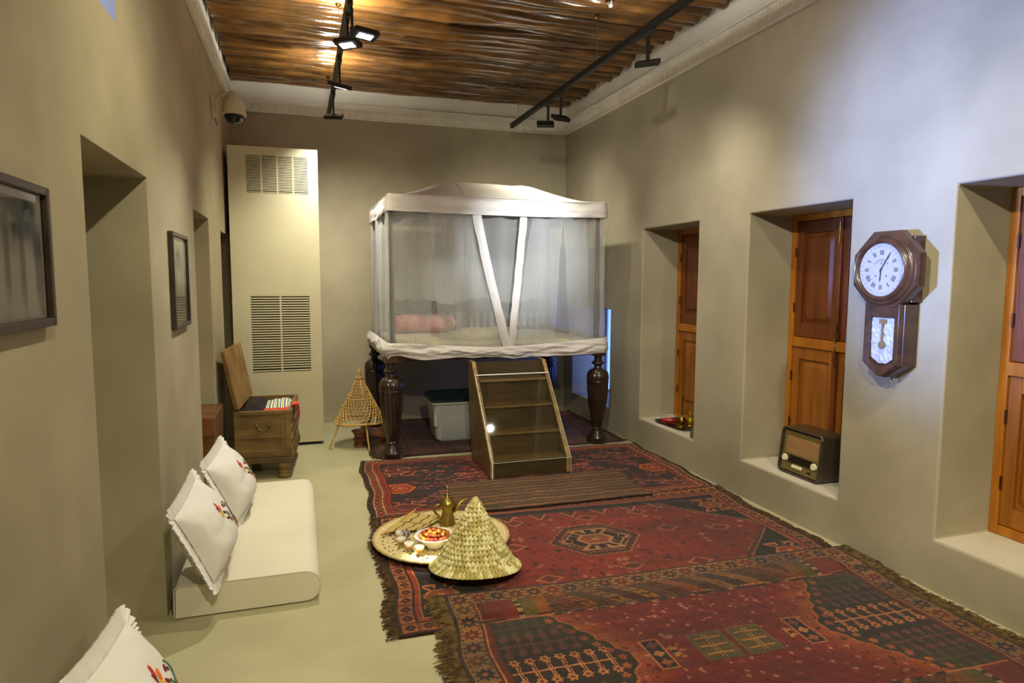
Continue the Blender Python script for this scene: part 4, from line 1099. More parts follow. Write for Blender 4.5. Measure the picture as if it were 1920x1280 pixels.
# ------------------------------------------------------------------ plastic storage tub under the bed
TUB = mat('frosted_plastic', (188, 190, 184), .35, col2=(178, 182, 178), scale=2, spec=.5)
TUBL = mat('teal_plastic', (16, 40, 46), .4)
tb = thing('storage_tub', 'frosted plastic storage tub with dark teal lid on the rug under the bed', 'storage box', (1.50, 6.42, .017))
def rrect(a, b, r, n=5):
    o = []
    for cx, cy, a0 in ((a-r, b-r, 0), (-a+r, b-r, 90), (-a+r, -b+r, 180), (a-r, -b+r, 270)):
        for i in range(n+1): t = math.radians(a0+90*i/n); o.append((cx+r*math.cos(t), cy+r*math.sin(t)))
    return o
def loft(m, secs, mi=0, cap0=True, cap1=True):
    n = len(secs[0][0]); vs = [(x, y, z) for s, z in secs for x, y in s]
    fs = [(i*n+k, i*n+(k+1) % n, (i+1)*n+(k+1) % n, (i+1)*n+k) for i in range(len(secs)-1) for k in range(n)]
    if cap0: fs.append(tuple(range(n-1, -1, -1)))
    if cap1: fs.append(tuple((len(secs)-1)*n+k for k in range(n)))
    return m.add(vs, fs, mi)
m_ = loft(MB(), [(rrect(.255, .175, .06), 0), (rrect(.27, .19, .06), .02), (rrect(.298, .218, .06), .37), (rrect(.318, .238, .06), .372), (rrect(.32, .24, .06), .40)], cap1=False)
m_.build('tub', TUB, tb, 35)
loft(MB(), [(rrect(.325, .245, .06), .395), (rrect(.33, .25, .06), .40), (rrect(.33, .25, .06), .42), (rrect(.315, .235, .06), .44), (rrect(.30, .22, .05), .445), (rrect(.29, .21, .05), .436)]).build('lid', TUBL, tb, 35)
m_ = MB().box(-.30, -.27, -.226, -.21, .16, .30); m_.box(-.30, -.27, -.226, -.2, .30, .31); m_.build('handle', TUB, tb, bevel=.004)
lb = MB(); lb.add([(.055, -.208, .235), (.125, -.208, .235), (.125, -.2215, .345), (.055, -.2215, .345)], [(0, 1, 2, 3)], 0)
for (a0, a1, q0, q1) in ((.06, .10, .318, .338), (.06, .08, .29, .305), (.085, .12, .288, .296), (.06, .075, .262, .28), (.08, .09, .262, .272), (.095, .12, .255, .262), (.06, .12, .244, .249)):
    def yz(z): return -.208-.0135*(z-.235)/.11-.001
    lb.add([(a0, yz(q0), q0), (a1, yz(q0), q0), (a1, yz(q1), q1), (a0, yz(q1), q1)], [(0, 1, 2, 3)], 1)
lb.build('paper_label', [mat('label_paper', (190, 190, 182), .8), mat('label_ink', (70, 72, 72), .8)], tb)
# ------------------------------------------------------------------ lighting tracks and their heads
LENS = emis('led_lens', (226, 234, 255), 14)
def track(name, label, x, y1, wires):
    t = thing(name, label, 'light track', (x, 0, TZ))
    m = MB(); m.box(-.018, .018, -1.4, y1, .0, .048); m.build('rail', BLACK, t, bevel=.002)
    m = MB(); m.box(-.011, -.004, -1.39, y1-.01, -.003, .0); m.box(.004, .011, -1.39, y1-.01, -.003, .0); m.build('conductor', GREYM, t)
    MB().box(-.02, .02, y1-.004, y1+.012, -.003, .05).build('end_cap', BLACK, t, bevel=.002)
    for yy in wires:
        o = MB().tube([(0, yy, .047), (0, yy, .375)], .0022, 6).build('suspension_wire', STEEL, t)
        m = MB(); m.lathe([(.003, 0), (.022, .012), (.022, .016)], 14, M=Matrix.Translation((0, yy, .36)))
        m.build('fitting', BRASS, o, 40)
    return t
track('lighting_track', 'black ceiling light track hung nearer the air conditioning cabinet', TLX, 7.16, (1.0, 3.3, 5.2, 7.05))
track('lighting_track', 'black ceiling light track hung nearer the wall with the shutters', TRX, 6.95, (.8, 2.8, 4.815, 6.75))
HL = ['black track spotlight behind the camera on the track near the air conditioner', 'black track spotlight above the camera on the track near the air conditioner', 'black track spotlight just out of view lighting the wall with doorways',
      'lit black track spotlight hanging lowest beside a second lit one, facing the mattress', 'lit black track spotlight just behind its lit twin, aimed at the woven tray', 'black track spotlight third along, its lens a thin bright edge', 'unlit looking thin black spotlight at the far end of the track by the cabinet',
      'black track spotlight with two bright lenses by the cornice of the shutter wall', 'black flat spotlight near the far end of the shutter side track, turned to rugs', 'black spotlight furthest along the track by the shutters, turned to the corner',
      'black track spotlight out of view aimed at the white bed canopy', 'black track spotlight out of view aimed at the nearest rug']
for (tr, y, z, aim, pw, colr, ang, bl), lab in zip(HEADS, HL):
    x = TLX if tr == 'L' else TRX
    side = {4.16: .085, 5.85: -.03}.get(y, 0)
    t = thing('track_spotlight', lab, 'spotlight', (x, y, TZ), group='spotlights on the ceiling tracks')
    MB().box(-.016, .016, -.065, .065, -.034, -.003).build('adapter', GREYM, t, bevel=.002)
    hx = side; hz = z-TZ
    m = MB(); m.box(-.007+hx*.15, .007+hx*.15, -.016, .016, hz-.0, -.034)
    if side: m.box(min(0, hx), max(0, hx), -.012, .012, hz+.0, hz+.018)
    m.build('stem', BLACK, t, bevel=.0015)
    P = Vector((x+hx, y, z)); D = (Vector(aim)-P).normalized()
    hd_ = bpy.data.objects.new('lamp_head', MB().box(-.078, .078, -.046, .046, -.014, .016).mesh('lamp_head', BLACK)); link(hd_, t)
    hd_.rotation_mode = 'QUATERNION'; hd_.rotation_quaternion = D.to_track_quat('-Z', 'Y'); hd_.location = (hx, 0, hz-.012)
    q = hd_.modifiers.new('bevel', 'BEVEL'); q.width = .003; q.segments = 2
    m = MB(); m.box(-.046, -.004, -.024, .024, -.0165, -.0145); m.box(.004, .046, -.024, .024, -.0165, -.0145); m.build('lens', LENS, hd_)
    spot('track_light', tuple(P+Vector((0, 0, -.012))+D*.03), aim, pw, colr, ang, bl, .03)
for lab, x, y in (('small clear round sensor on the ceiling poles beside the lit spotlights', .66, 4.75), ('small clear round sensor on the ceiling poles near the shutter side track wire', 2.20, 4.55)):
    t = thing('ceiling_sensor', lab, 'sensor', (x, y, 3.585)); MB().lathe([(0, .02), (.03, .02), (.032, .008), (.02, 0), (0, -.004)], 18).build('body', STEEL, t, 40)
    MB().lathe([(.018, .001), (.014, -.016), (0, -.02)], 16).build('lens', mat('sensor_lens', (210, 206, 196), .1, spec=.8), t, 40)
# ------------------------------------------------------------------ dome camera on the left wall
cm = thing('security_camera', 'cream dome security camera on a curved arm high by the corner cornice', 'camera', (XL, 5.88, 2.97))
MB().box(0, .022, -.05, .05, -.10, .07).build('wall_bracket', CREAM, cm, bevel=.006)
MB().tube([(.02, 0, -.05), (.03, 0, .02), (.06, 0, .075), (.11, 0, .095), (.165, 0, .10)], .015, 10).build('arm', CREAM, cm, 60)
MB().tube([(.018, .02, -.09), (.03, .03, -.13), (.035, .03, -.15)], .004, 6).build('cable', GREYM, cm, 60)
m = MB().lathe([(0, .12), (.03, .12), (.032, .075), (.05, .062), (.075, .04), (.086, .005), (.088, -.04), (.094, -.05), (.094, -.066), (.086, -.07)], 28, M=Matrix.Translation((.165, 0, 0))); m.build('housing', CREAM, cm, 35)
m = MB().lathe([(.076, -.068), (.074, -.085), (.06, -.115), (.036, -.135), (0, -.142)], 28, M=Matrix.Translation((.165, 0, 0))); m.build('dome', mat('smoked_dome', (14, 13, 12), .08, spec=.7), cm, 60)
# ------------------------------------------------------------------ framed photographs
FRM = mat('picture_frame', (44, 32, 30), .35, col2=(60, 46, 42), scale=10)
def picture(name, label, y0, y1, z0, z1, painter, fw=.022):
    t = thing(name, label, 'picture', (XL, 0, 0))
    m = MB(); m.box(0, .026, y0, y0+fw, z0, z1); m.box(0, .026, y1-fw, y1, z0, z1); m.box(0, .026, y0+fw, y1-fw, z0, z0+fw); m.box(0, .026, y0+fw, y1-fw, z1-fw, z1)
    m.build('frame', FRM, t, bevel=.003)
    n, k = 90, 70
    u, v_ = np.meshgrid((np.arange(n)+.5)/n, (np.arange(k)+.5)/k, indexing='ij')
    g_ = painter(u, v_); img = np.stack([g_*1.0, g_*.99, g_*.93], -1)
    yy = np.linspace(y0+fw-.002, y1-fw+.002, n+1); zz_ = np.linspace(z0+fw-.002, z1-fw+.002, k+1)
    Yg, Zg = np.meshgrid(yy, zz_, indexing='ij'); V = np.stack([np.full_like(Yg, .010), Yg, Zg], -1)
    grid_np('photograph', V, img, attr_mat('print_paper', .6, 0, 0), t)
    MB().add([(.013, y0+fw, z0+fw), (.013, y1-fw, z0+fw), (.013, y1-fw, z1-fw), (.013, y0+fw, z1-fw)], [(0, 1, 2, 3)]).build('glass', clear('picture_glass', (250, 250, 246), .18), t)
def gb(u, v_, a, b, ra, rb, p=2): return np.exp(-(np.abs((u-a)/ra)**p+np.abs((v_-b)/rb)**p))
def paint1(u, v_):
    g = 150+14*np.sin(v_*5)+8*np.sin(u*31+v_*4)+0*u
    g = g-75*gb(u, v_, .80, .80, .12, .18, 6)
    for a, b, h in ((.15, .45, .35), (.34, .42, .33), (.52, .45, .36), (.68, .40, .40), (.84, .42, .40)):
        g = g+38*gb(u, v_, a, b-.12, .07, h*.8, 4)-50*gb(u, v_, a+.07, b+.05, .03, .30, 4)
        g = g-55*gb(u, v_, a, b+.30, .03, .06)+46*gb(u, v_, a, b+.36, .045, .03)
    g = g-60*gb(u, v_, .93, .58, .07, .10)+26*gb(u, v_, .5, .05, .6, .12)
    g = np.where((v_ > .93) | (u > .97) | (v_ < .03), 176, g); return np.clip(g+30, 30, 225)
def paint2(u, v_):
    g = 196-18*v_+0*u
    g = g-45*gb(u, v_, .45, .72, .26, .12)-26*gb(u, v_, .5, .45, .3, .3)+34*gb(u, v_, .46, .5, .13, .22)-60*gb(u, v_, .46, .80, .09, .06)+20*gb(u, v_, .46, .76, .05, .03)
    g = np.where((u < .07) | (u > .93) | (v_ < .06) | (v_ > .94), 206, g); return np.clip(g, 30, 230)
picture('framed_photograph', 'framed black and white photograph of robed figures cut by the picture edge', 1.42, 2.015, 1.475, 1.828, paint1)
picture('framed_photograph', 'framed pale photograph hanging between the two doorways above the mattress', 3.758, 4.24, 1.332, 1.838, paint2)
# ------------------------------------------------------------------ octagonal wall clock
def text_mesh(s, size, m):
    cu = bpy.data.curves.new('t', 'FONT'); cu.body = s; cu.size = size; cu.align_x = 'CENTER'; cu.align_y = 'CENTER'
    o = bpy.data.objects.new('t', cu); me = o.to_mesh(); n = bpy.data.meshes.new('print')
    vs = [v.co.copy() for v in me.vertices]; fs = [tuple(p.vertices) for p in me.polygons]
    o.to_mesh_clear(); bpy.data.objects.remove(o); bpy.data.curves.remove(cu); return vs, fs
CLW = mat('clock_walnut', (60, 40, 29), .32, col2=(80, 55, 40), scale=6, detail=6, bump=.08, bscale=24, stretch=(3, 3, .6), coat=.3)
CLI = mat('clock_ink', (52, 52, 60), .6); CLG = mat('clock_faded_ink', (104, 122, 132), .7)
DIAL = mat('clock_dial', (168, 165, 167), .55, col2=(158, 154, 155), scale=5)
ck = thing('wall_clock', 'brown octagonal pendulum wall clock with roman numerals between two shutters', 'clock')
ck.matrix_world = Matrix(((0, 0, -.82, XR), (-1, 0, 0, 2.758), (0, 1, 0, 1.655), (0, 0, 0, 1)))
# local: x to the viewer's right, y up, z out of the wall
def octo(r): return [(r*math.cos(math.radians(22.5+45*i))/math.cos(math.radians(22.5)), r*math.sin(math.radians(22.5+45*i))/math.cos(math.radians(22.5))) for i in range(8)]
m = MB(); loft(m, [(octo(.196), .085), (octo(.205), .09), (octo(.205), .138), (octo(.196), .152)]); m.build('octagon_frame', CLW, ck, 30)
m = MB(); m.lathe([(.19, .150), (.187, .165), (.178, .172), (.170, .168), (.166, .176), (.160, .190), (.150, .194), (.143, .188), (.139, .176)], 56, caps=False); m.build('round_bezel', CLW, ck, 50)
MB().box(-.135, .135, -.17, .175, 0, .088).build('case', CLW, ck, bevel=.004)
d = MB().lathe([(0, .172), (.141, .172)], 56, caps=False).build('dial', DIAL, ck)
nm = {1: 'I', 2: 'II', 3: 'III', 4: 'IIII', 5: 'V', 6: 'VI', 7: 'VII', 8: 'VIII', 9: 'IX', 10: 'X', 11: 'XI', 12: 'XII'}
def bar(m, x0, y0, x1, y1, w_, T):
    a, b = Vector((x0, y0, 0)), Vector((x1, y1, 0)); t = (b-a).normalized(); s_ = Vector((-t.y, t.x, 0))*w_/2
    m.add([a+s_, a-s_, b-s_, b+s_], [(0, 1, 2, 3)], 0, T)
for h, s_ in nm.items():
    a = PI/2-2*PI*h/12; wd = {'I': .0075, 'V': .012, 'X': .012}; tot = sum(wd[c] for c in s_); x = -tot/2
    T = Matrix.Translation((.092*math.cos(a), .092*math.sin(a), .1732)) @ Matrix.Rotation(a-PI/2, 4, 'Z'); m = MB()
    for c in s_:
        w_ = wd[c]
        if c == 'I': bar(m, x+w_/2, -.0125, x+w_/2, .0125, .0042, T)
        if c == 'V': bar(m, x+.001, .0125, x+w_/2, -.0125, .0042, T); bar(m, x+w_-.001, .0125, x+w_/2, -.0125, .0018, T)
        if c == 'X': bar(m, x+.001, .0125, x+w_-.001, -.0125, .0042, T); bar(m, x+w_-.001, .0125, x+.001, -.0125, .0018, T)
        x += w_
    m.build('numeral', CLI, d)
m = MB()
for i in range(1, 32):
    a = PI/2-2*PI*i/31; vs, fs = text_mesh(str(i), .0135, None)
    m.add(vs, fs, 0, Matrix.Translation((.124*math.cos(a), .124*math.sin(a), .1731)) @ Matrix.Rotation(a-PI/2, 4, 'Z'))
m.build('calendar_ring', CLG, d)
m = MB()
for i, c in enumerate('ANSONIA'):
    a = PI/2+.95-1.9*i/6; vs, fs = text_mesh(c, .017, None)
    m.add(vs, fs, 0, Matrix.Translation((.046*math.cos(a), .006+.046*math.sin(a), .1731)) @ Matrix.Rotation((a-PI/2)*.6, 4, 'Z'))
vs, fs = text_mesh('A', .022, None); m.add(vs, fs, 0, Matrix.Translation((0, .034, .1731)))
m.build('lettering', mat('logo_ink', (66, 84, 86), .6), d)
m = MB()
for sx in (-1, 1): m.lathe([(.0042, 0), (.0042, .0006), (0, .0006)], 12, M=Matrix.Translation((sx*.034, -.032, .1728)))
m.build('winding_hole', CLI, d)
def hand(L, w_, ang, z):
    T = Matrix.Translation((0, 0, z)) @ Matrix.Rotation(-math.radians(ang), 4, 'Z')
    return MB().prism([(-w_, -.012), (w_, -.012), (w_*.8, L*.6), (w_*1.4, L*.7), (0, L), (-w_*1.4, L*.7), (-w_*.8, L*.6)], 0, .0012, M=T)
hand(.108, .0032, 32, .1765).build('minute_hand', CLI, ck); hand(.066, .0034, 184, .1752).build('hour_hand', CLI, ck)
MB().lathe([(.005, .174), (.005, .179), (0, .180)], 12).build('hand_pin', CLI, ck)
lowp = [(-.122, -.18), (-.122, -.505), (-.022, -.575), (.022, -.575), (.122, -.505), (.122, -.18)]
def inset(k): return [(-.122+k, -.20), (-.122+k, -.505+k*.35), (-.022+k*.25, -.575+k*1.15), (.022-k*.25, -.575+k*1.15), (.122-k, -.505+k*.35), (.122-k, -.20)]
m = MB(); m.prism(lowp, 0, .118); m.build('lower_case', CLW, ck, bevel=.004)
g1_, g2_ = inset(.005), inset(.046)
g1_[0] = (-.117, -.18); g1_[5] = (.117, -.18); g2_[0] = (-.076, -.252); g2_[5] = (.076, -.252)
m = MB(); n = 6
vs = [(x, y, .117) for x, y in g1_]+[(x, y, .136) for x, y in g1_]+[(x*.92, y*.98-.004, .150) for x, y in g1_]+[(x, y, .140) for x, y in g2_]+[(x, y, .119) for x, y in g2_]
fs = [(r*n+i, r*n+(i+1) % n, (r+1)*n+(i+1) % n, (r+1)*n+i) for r in range(4) for i in range(n)]
m.add(vs, fs).build('door_frame', CLW, ck, 25, bevel=.002)
m = MB(); c_ = (sum(p[0] for p in g2_)/6, sum(p[1] for p in g2_)/6)
def pap(u, v_):
    y = -.255-v_*.245; hw = .075 if y > -.47 else max(.02, .075*(1-(-.47-y)/.045)); x = (2*u-1)*hw
    return (x, y, .123+.012*abs(nz(x*26, y*26, 3))+.006*nz(x*60, y*50))
MB().grid(30, 44, pap).build('crumpled_paper', mat('crumpled_paper', (168, 174, 186), .6, col2=(188, 192, 204), scale=20), ck)
m = MB(); m.box(-.006, .006, -.42, -.26, .136, .138); m.lathe([(0, .136), (.02, .136), (.02, .138), (0, .139)], 20, M=Matrix.Translation((0, -.40, 0))); m.box(-.022, .022, -.285, -.262, .135, .137)
m.build('pendulum', mat('dull_brass', (150, 120, 84), .5, metal=.5), ck)
m = MB().tube([(.02, -.578, .06), (.03, -.592, .07), (.02, -.597, .08)], .004, 6); m.build('catch', BRASS, ck)
# ------------------------------------------------------------------ valve radio
rd = thing('valve_radio', 'old brown valve radio with cream knobs standing on the window sill', 'radio')
rd.matrix_world = Matrix(((0, 0, -1, 3.19), (-1, 0, 0, 3.562), (0, 1, 0, .274), (0, 0, 0, 1)))
RDB = mat('radio_case', (62, 54, 42), .3, col2=(54, 47, 36), scale=4, coat=.3); RDO = mat('radio_gold', (126, 112, 66), .4, metal=.35)
RDG = mat('radio_dial_glass', (26, 20, 14), .15, spec=.6); IVORY = mat('ivory', (222, 214, 180), .35)
W_, H_, Dp, rc_ = .19, .315, .20, .03
def rsec(w_, h0, h1, r): return [(x, y+(h0+h1)/2) for x, y in rrect(w_, (h1-h0)/2, r)]
SL = .034   # the front leans back
def sk(secs):
    out = []
    return secs
m = MB(); secs = [(rsec(W_*.97, .008, H_-.006, rc_), -Dp), (rsec(W_, .004, H_, rc_), -Dp+.01), (rsec(W_, .004, H_, rc_), .0), (rsec(W_*.985, .009, H_-.005, rc_), .006), (rsec(W_-.012, .016, H_-.012, rc_*.8), .004), (rsec(W_-.016, .02, H_-.016, rc_*.8), -.024)]
loft(m, secs)
for i, p in enumerate(m.v):
    if p[2] > -.10: m.v[i] = (p[0], p[1], p[2]+.025-SL*(p[1]/H_))
def on(z, y): return z+.025-SL*y/H_
m.build('case', RDB, rd, 30)
def slab(m, x0, x1, y0, y1, z0, z1, mi=0):
    m.add([(x0, y0, on(z0, y0)), (x1, y0, on(z0, y0)), (x1, y1, on(z0, y1)), (x0, y1, on(z0, y1)), (x0, y0, on(z1, y0)), (x1, y0, on(z1, y0)), (x1, y1, on(z1, y1)), (x0, y1, on(z1, y1))],
          [(3, 2, 1, 0), (4, 5, 6, 7), (0, 1, 5, 4), (1, 2, 6, 5), (2, 3, 7, 6), (3, 0, 4, 7)], mi); return m
m = MB(); slab(m, -.172, -.150, .03, .29, -.023, -.012); slab(m, .150, .172, .03, .29, -.023, -.012); slab(m, -.15, .15, .255, .29, -.023, -.016); slab(m, -.165, .165, .022, .080, -.023, -.004)
slab(m, -.155, .155, .130, .140, -.023, -.008); m.build('gold_trim', RDO, rd, bevel=.002)
CLT = mat('speaker_cloth', (178, 140, 92), .9, col2=(150, 112, 68), scale=60, stretch=(.1, 6, 1))
sc_ = slab(MB(), -.15, .15, .14, .255, -.023, -.018).build('speaker_cloth', CLT, rd)
m = MB()
for i in range(14): slab(m, -.149, .149, .143+i*.0079, .1455+i*.0079, -.018, -.0155)
tag(m.build('cord_rib', mat('cloth_cord', (150, 116, 74), .8), sc_), kind='stuff')
slab(MB(), -.16, .16, .083, .130, -.023, -.014).build('tuning_glass', RDG, rd)
m = slab(MB(), -.16, .16, .0795, .084, -.014, -.001); m.build('chrome_strip', STEEL, rd)
m = MB()
for i in range(4): slab(m, -.10, .10, .094+i*.0085, .0948+i*.0085, -.0139, -.0135)
m.build('scale_line', mat('scale_print', (92, 80, 56), .6), rd)
for sx in (-.138, .132):
    m = MB().lathe([(.0, 0), (.023, 0), (.0235, .012), (.020, .018), (.014, .0195), (.012, .016), (0, .016)], 28, M=Matrix.Translation((sx, .103, on(-.012, .103))), rf=lambda a, z: 1+.03*math.cos(14*a)); m.build('knob', IVORY, rd, 40)
for i in range(3):
    x = -.055+i*.032; slab(MB(), x, x+.026, .052, .074, -.006, .010).build('push_key', IVORY, rd, bevel=.005)
m = MB().lathe([(0, 0), (.022, 0), (.020, .002), (0, .003)], 20, M=Matrix.Translation((.098, .05, on(-.004, .05))) @ Matrix.Diagonal((1, .32, 1, 1))); m.build('badge', RDG, rd)
m = MB()
for sx in (-.15, .15):
    for zz_ in (-.03, -.17): m.box(sx-.012, sx+.012, -.002, .008, zz_-.012, zz_+.012)
m.build('rubber_foot', BLACK, rd)
# ------------------------------------------------------------------ tray with bottles in the first window
ty = thing('serving_tray', 'dark metal serving tray with rounded corners on the far window sill', 'tray', (3.285, 5.19, .272), (0, 0, math.radians(4)))
TRM = mat('tray_metal', (92, 80, 56), .22, metal=.9, col2=(60, 50, 32), scale=8)
m = MB(); loft(m, [(rrect(.120, .20, .05), .0), (rrect(.128, .208, .05), .004), (rrect(.148, .228, .055), .020), (rrect(.152, .232, .055), .021), (rrect(.146, .226, .055), .017), (rrect(.128, .208, .05), .0055), (rrect(.11, .19, .045), .005)], cap0=True)
m.build('tray', TRM, ty, 40)
def bottle(name, label, prof, loc, m, cat='bottle', seg=24, parts=(), rf=None, sm=45):
    t = thing(name, label, cat, loc); MB().lathe(prof, seg, rf=rf).build('body', m, t, sm)
    return t
rb = thing('red_lamp', 'red glazed vessel lying on the tray under a wire handle', 'vessel', (3.215, 5.27, .279), (0, 0, math.radians(-38)))
RG = mat('red_glaze', (168, 40, 32), .25, col2=(130, 26, 22), scale=14, coat=.4)
T = Matrix.Translation((0, 0, .026)) @ Matrix.Rotation(PI/2, 4, 'Y')
MB().lathe([(0, -.07), (.014, -.068), (.024, -.05), (.0255, -.02), (.0255, .02), (.023, .045), (.012, .056)], 22, M=T).build('body', RG, rb, 40)
MB().lathe([(.012, .055), (.015, .06), (.009, .066), (.012, .074), (.008, .082), (0, .083)], 16, M=T).build('neck', BRASS, rb, 40)
MB().tube([(-.075, 0, .026), (-.078, 0, .075), (.06, 0, .08), (.064, 0, .026)], .0025, 6).build('wire_handle', STEEL, rb, 30)
sp_ = bottle('rosewater_sprinkler', 'brass rosewater sprinkler with a long thin neck on the tray', [(0, 0), (.03, 0), (.033, .005), (.020, .014), (.010, .026), (.013, .034), (.030, .05), (.036, .068), (.030, .088), (.012, .102), (.008, .115)], (3.225, 5.075, .278), BRASS)
MB().lathe([(.0075, .113), (.006, .16), (.0045, .258), (.006, .262)], 12).build('neck', BRASS, sp_, 40)
MB().lathe([(.005, .26), (.016, .265), (.018, .27), (.006, .277), (.008, .284), (.005, .292), (0, .294)], 14).build('cap', BRASS, sp_, 40)
MB().tube([(0, -.034, .07), (.0, -.055, .085), (.0, -.052, .11), (.0, -.012, .10)], .003, 6).build('handle', BRASS, sp_, 40)
YEL = mat('yellow_gilt', (206, 176, 26), .25, metal=.6)
yb = bottle('perfume_flask', 'small bright yellow gilt flask on the tray beside the sprinkler', [(0, 0), (.022, 0), (.024, .006), (.012, .016), (.022, .03), (.027, .048), (.02, .07), (.013, .08)], (3.33, 5.10, .278), YEL)
MB().lathe([(.013, .079), (.016, .085), (.016, .12), (.020, .124), (.018, .132), (0, .133)], 16).build('stopper', YEL, yb, 40)
MB().tube([(0, .024, .05), (0, .045, .06), (0, .04, .085), (0, .014, .088)], .003, 6).build('handle', YEL, yb, 40)
gb_ = bottle('glass_bottle', 'small glass bottle at the near edge of the far window niche', [(0, 0), (.02, 0), (.022, .004), (.022, .055), (.014, .07), (.010, .075), (.010, .09)], (3.118, 4.735, .272), mat('green_glass', (120, 124, 92), .1, trans=.6, spec=.6))
MB().lathe([(.011, .088), (.0125, .09), (.0125, .108), (0, .109)], 14).build('cap', STEEL, gb_, 40)
# ------------------------------------------------------------------ coffee things on the woven palm tray
PALM = attr_mat('palm_leaf', .75, .05, .3, 160, .25)
def disc(name, R, n_c, parent, loc, zf, colf, sub=4, na=260):
    nr = n_c*sub; r = np.linspace(.004, R, nr+1); th = np.linspace(0, 2*PI, na+1)
    Rr, Th = np.meshgrid(r, th, indexing='ij'); Z = zf(Rr, Th); V = np.stack([Rr*np.cos(Th), Rr*np.sin(Th), Z], -1)
    rc2, tc2 = np.meshgrid((r[1:]+r[:-1])/2, (th[1:]+th[:-1])/2, indexing='ij')
    o = grid_np(name, V, colf(rc2, tc2), PALM, parent); o.location = loc; return o
TRC = (.778, 3.815, .0265)
tm = thing('palm_tray', 'round woven palm leaf tray on the red rug holding coffee things', 'tray', TRC)
RT = .405; NC = 26
def tz(r, t):
    coil = np.abs(np.sin(r/RT*NC*PI)); dish = .006+.026*np.clip((r/RT-.72)/.28, 0, 1)**1.6
    return dish+.0035*coil+.0012*np.sin(t*90+np.floor(r/RT*NC)*1.7)
rg = np.random.default_rng(5); phc = rg.uniform(0, 6.28, NC+2)
def tcol(r, t):
    k = np.floor(r/RT*NC).astype(int); base = np.array((206, 188, 136))[None, None]*(1+.10*np.sin(t*90+k*1.7))[..., None]*np.ones(r.shape+(1,))
    sp = np.sin(t*(14+k*1.0)+phc[k]) > .55; dk = ((k > 7) & (k < 21) & (k % 3 != 1) & sp & (np.sin(t*60+k) > -.3))
    base = np.where(dk[..., None], np.array((74, 62, 44))[None, None], base)
    wine = (k == 22) & (np.sin(t*40) > 0); base = np.where(wine[..., None], np.array((150, 130, 86))[None, None], base)
    return base*(1+.06*rg.normal(0, 1, r.shape))[..., None]
disc('woven_disc', RT, NC, tm, (0, 0, 0), tz, tcol)
m = MB(); m.tube([(RT*math.cos(2*PI*i/120), RT*math.sin(2*PI*i/120), .031+.0015*math.sin(i*2)) for i in range(120)], .0075, 8, closed=True)
m.build('rim', mat('palm_rim', (188, 172, 116), .75, col2=(160, 142, 88), scale=40), tm, 60)
m = MB(); m.lathe([(RT*.74, .001), (RT*.8, .004), (RT*.98, .024)], 80, caps=False); m.build('underside', mat('palm_under', (150, 128, 78), .8), tm, 60)
TZ0 = TRC[2]+.0105
# woven conical food cover, one braided row above the other
fc = thing('food_cover', 'tall conical woven palm leaf food cover leaning on the tray edge', 'food cover', (.866, 3.340, .057), (math.radians(-7.5), math.radians(2), 0))
PCOLS = [(196, 188, 132), (178, 170, 108), (208, 202, 150), (158, 146, 86)]
rows = 15; RC, HC = .214, .35
def rprof(s):  # s along the slope from rim (0) to tip (1): radius, height
    z = HC*s**.92; r = RC*((1-s)**1.12)*.93+.016+.018*math.exp(-(s/.05)**2); return r, z
cr_ = np.random.default_rng(9)
for k in range(rows):
    s0 = k/rows*.975; s1 = (k+1.25)/rows*.975; r0, z0 = rprof(s0); r1, z1 = rprof(min(1, s1))
    na = max(50, int(2*PI*r0/.0044)); nv = 9
    th = np.linspace(0, 2*PI, na+1); v = np.linspace(0, 1, nv+1); Vv, Th = np.meshgrid(v, th, indexing='ij')
    flare = .014*(1-Vv)**1.2 if k else .018*(1-Vv)
    nb = max(8, int(round(2*PI*r0/.023)))
    tw = np.sin(nb*Th+Vv*9*np.where(Vv > .5, -1, 1)+(Vv > .5)*9)
    hump = .006*np.abs(np.sin(PI*Vv*2))**.6
    R_ = r0+(r1-r0)*Vv+flare+hump+.0062*tw*np.sin(PI*np.clip(Vv*1.02, 0, 1))
    Z_ = z0+(z1-z0)*Vv-.008*(1-Vv)*(k > 0)+.0022*np.sin(Th*3+k)+.0015*np.sin(nb*Th)*(Vv < .15)
    V = np.stack([R_*np.cos(Th), R_*np.sin(Th), Z_], -1)
    tm_ = (tw[:-1, :-1]+tw[1:, 1:])/2; ix = np.floor((th[:-1])*nb/(2*PI)).astype(int)
    base = np.array(PCOLS)[cr_.integers(0, 4, nb+1)][ix][None]*np.ones((nv, 1, 1)); base = base*(1+.16*tm_)[..., None]*(1+.06*cr_.normal(0, 1, (nv, na)))[..., None]
    base = np.where((cr_.random((nv, na)) < .03)[..., None], np.array((206, 130, 60)), base)
    grid_np('braided_row', V, base, PALM, fc)
tipm = MB()
for i in range(16):
    a = 2*PI*i/16; tipm.tube([(.016*math.cos(a), .016*math.sin(a), HC-.018), (.020*math.cos(a+.6), .020*math.sin(a+.6), HC-.002), (.006*math.cos(a+1.2), .006*math.sin(a+1.2), HC+.012+.006*math.sin(i*3))], [.006, .006, .004], 6)
tipm.build('tip_knot', mat('palm_tip', (210, 200, 142), .75, col2=(176, 160, 100), scale=60), fc, 60)
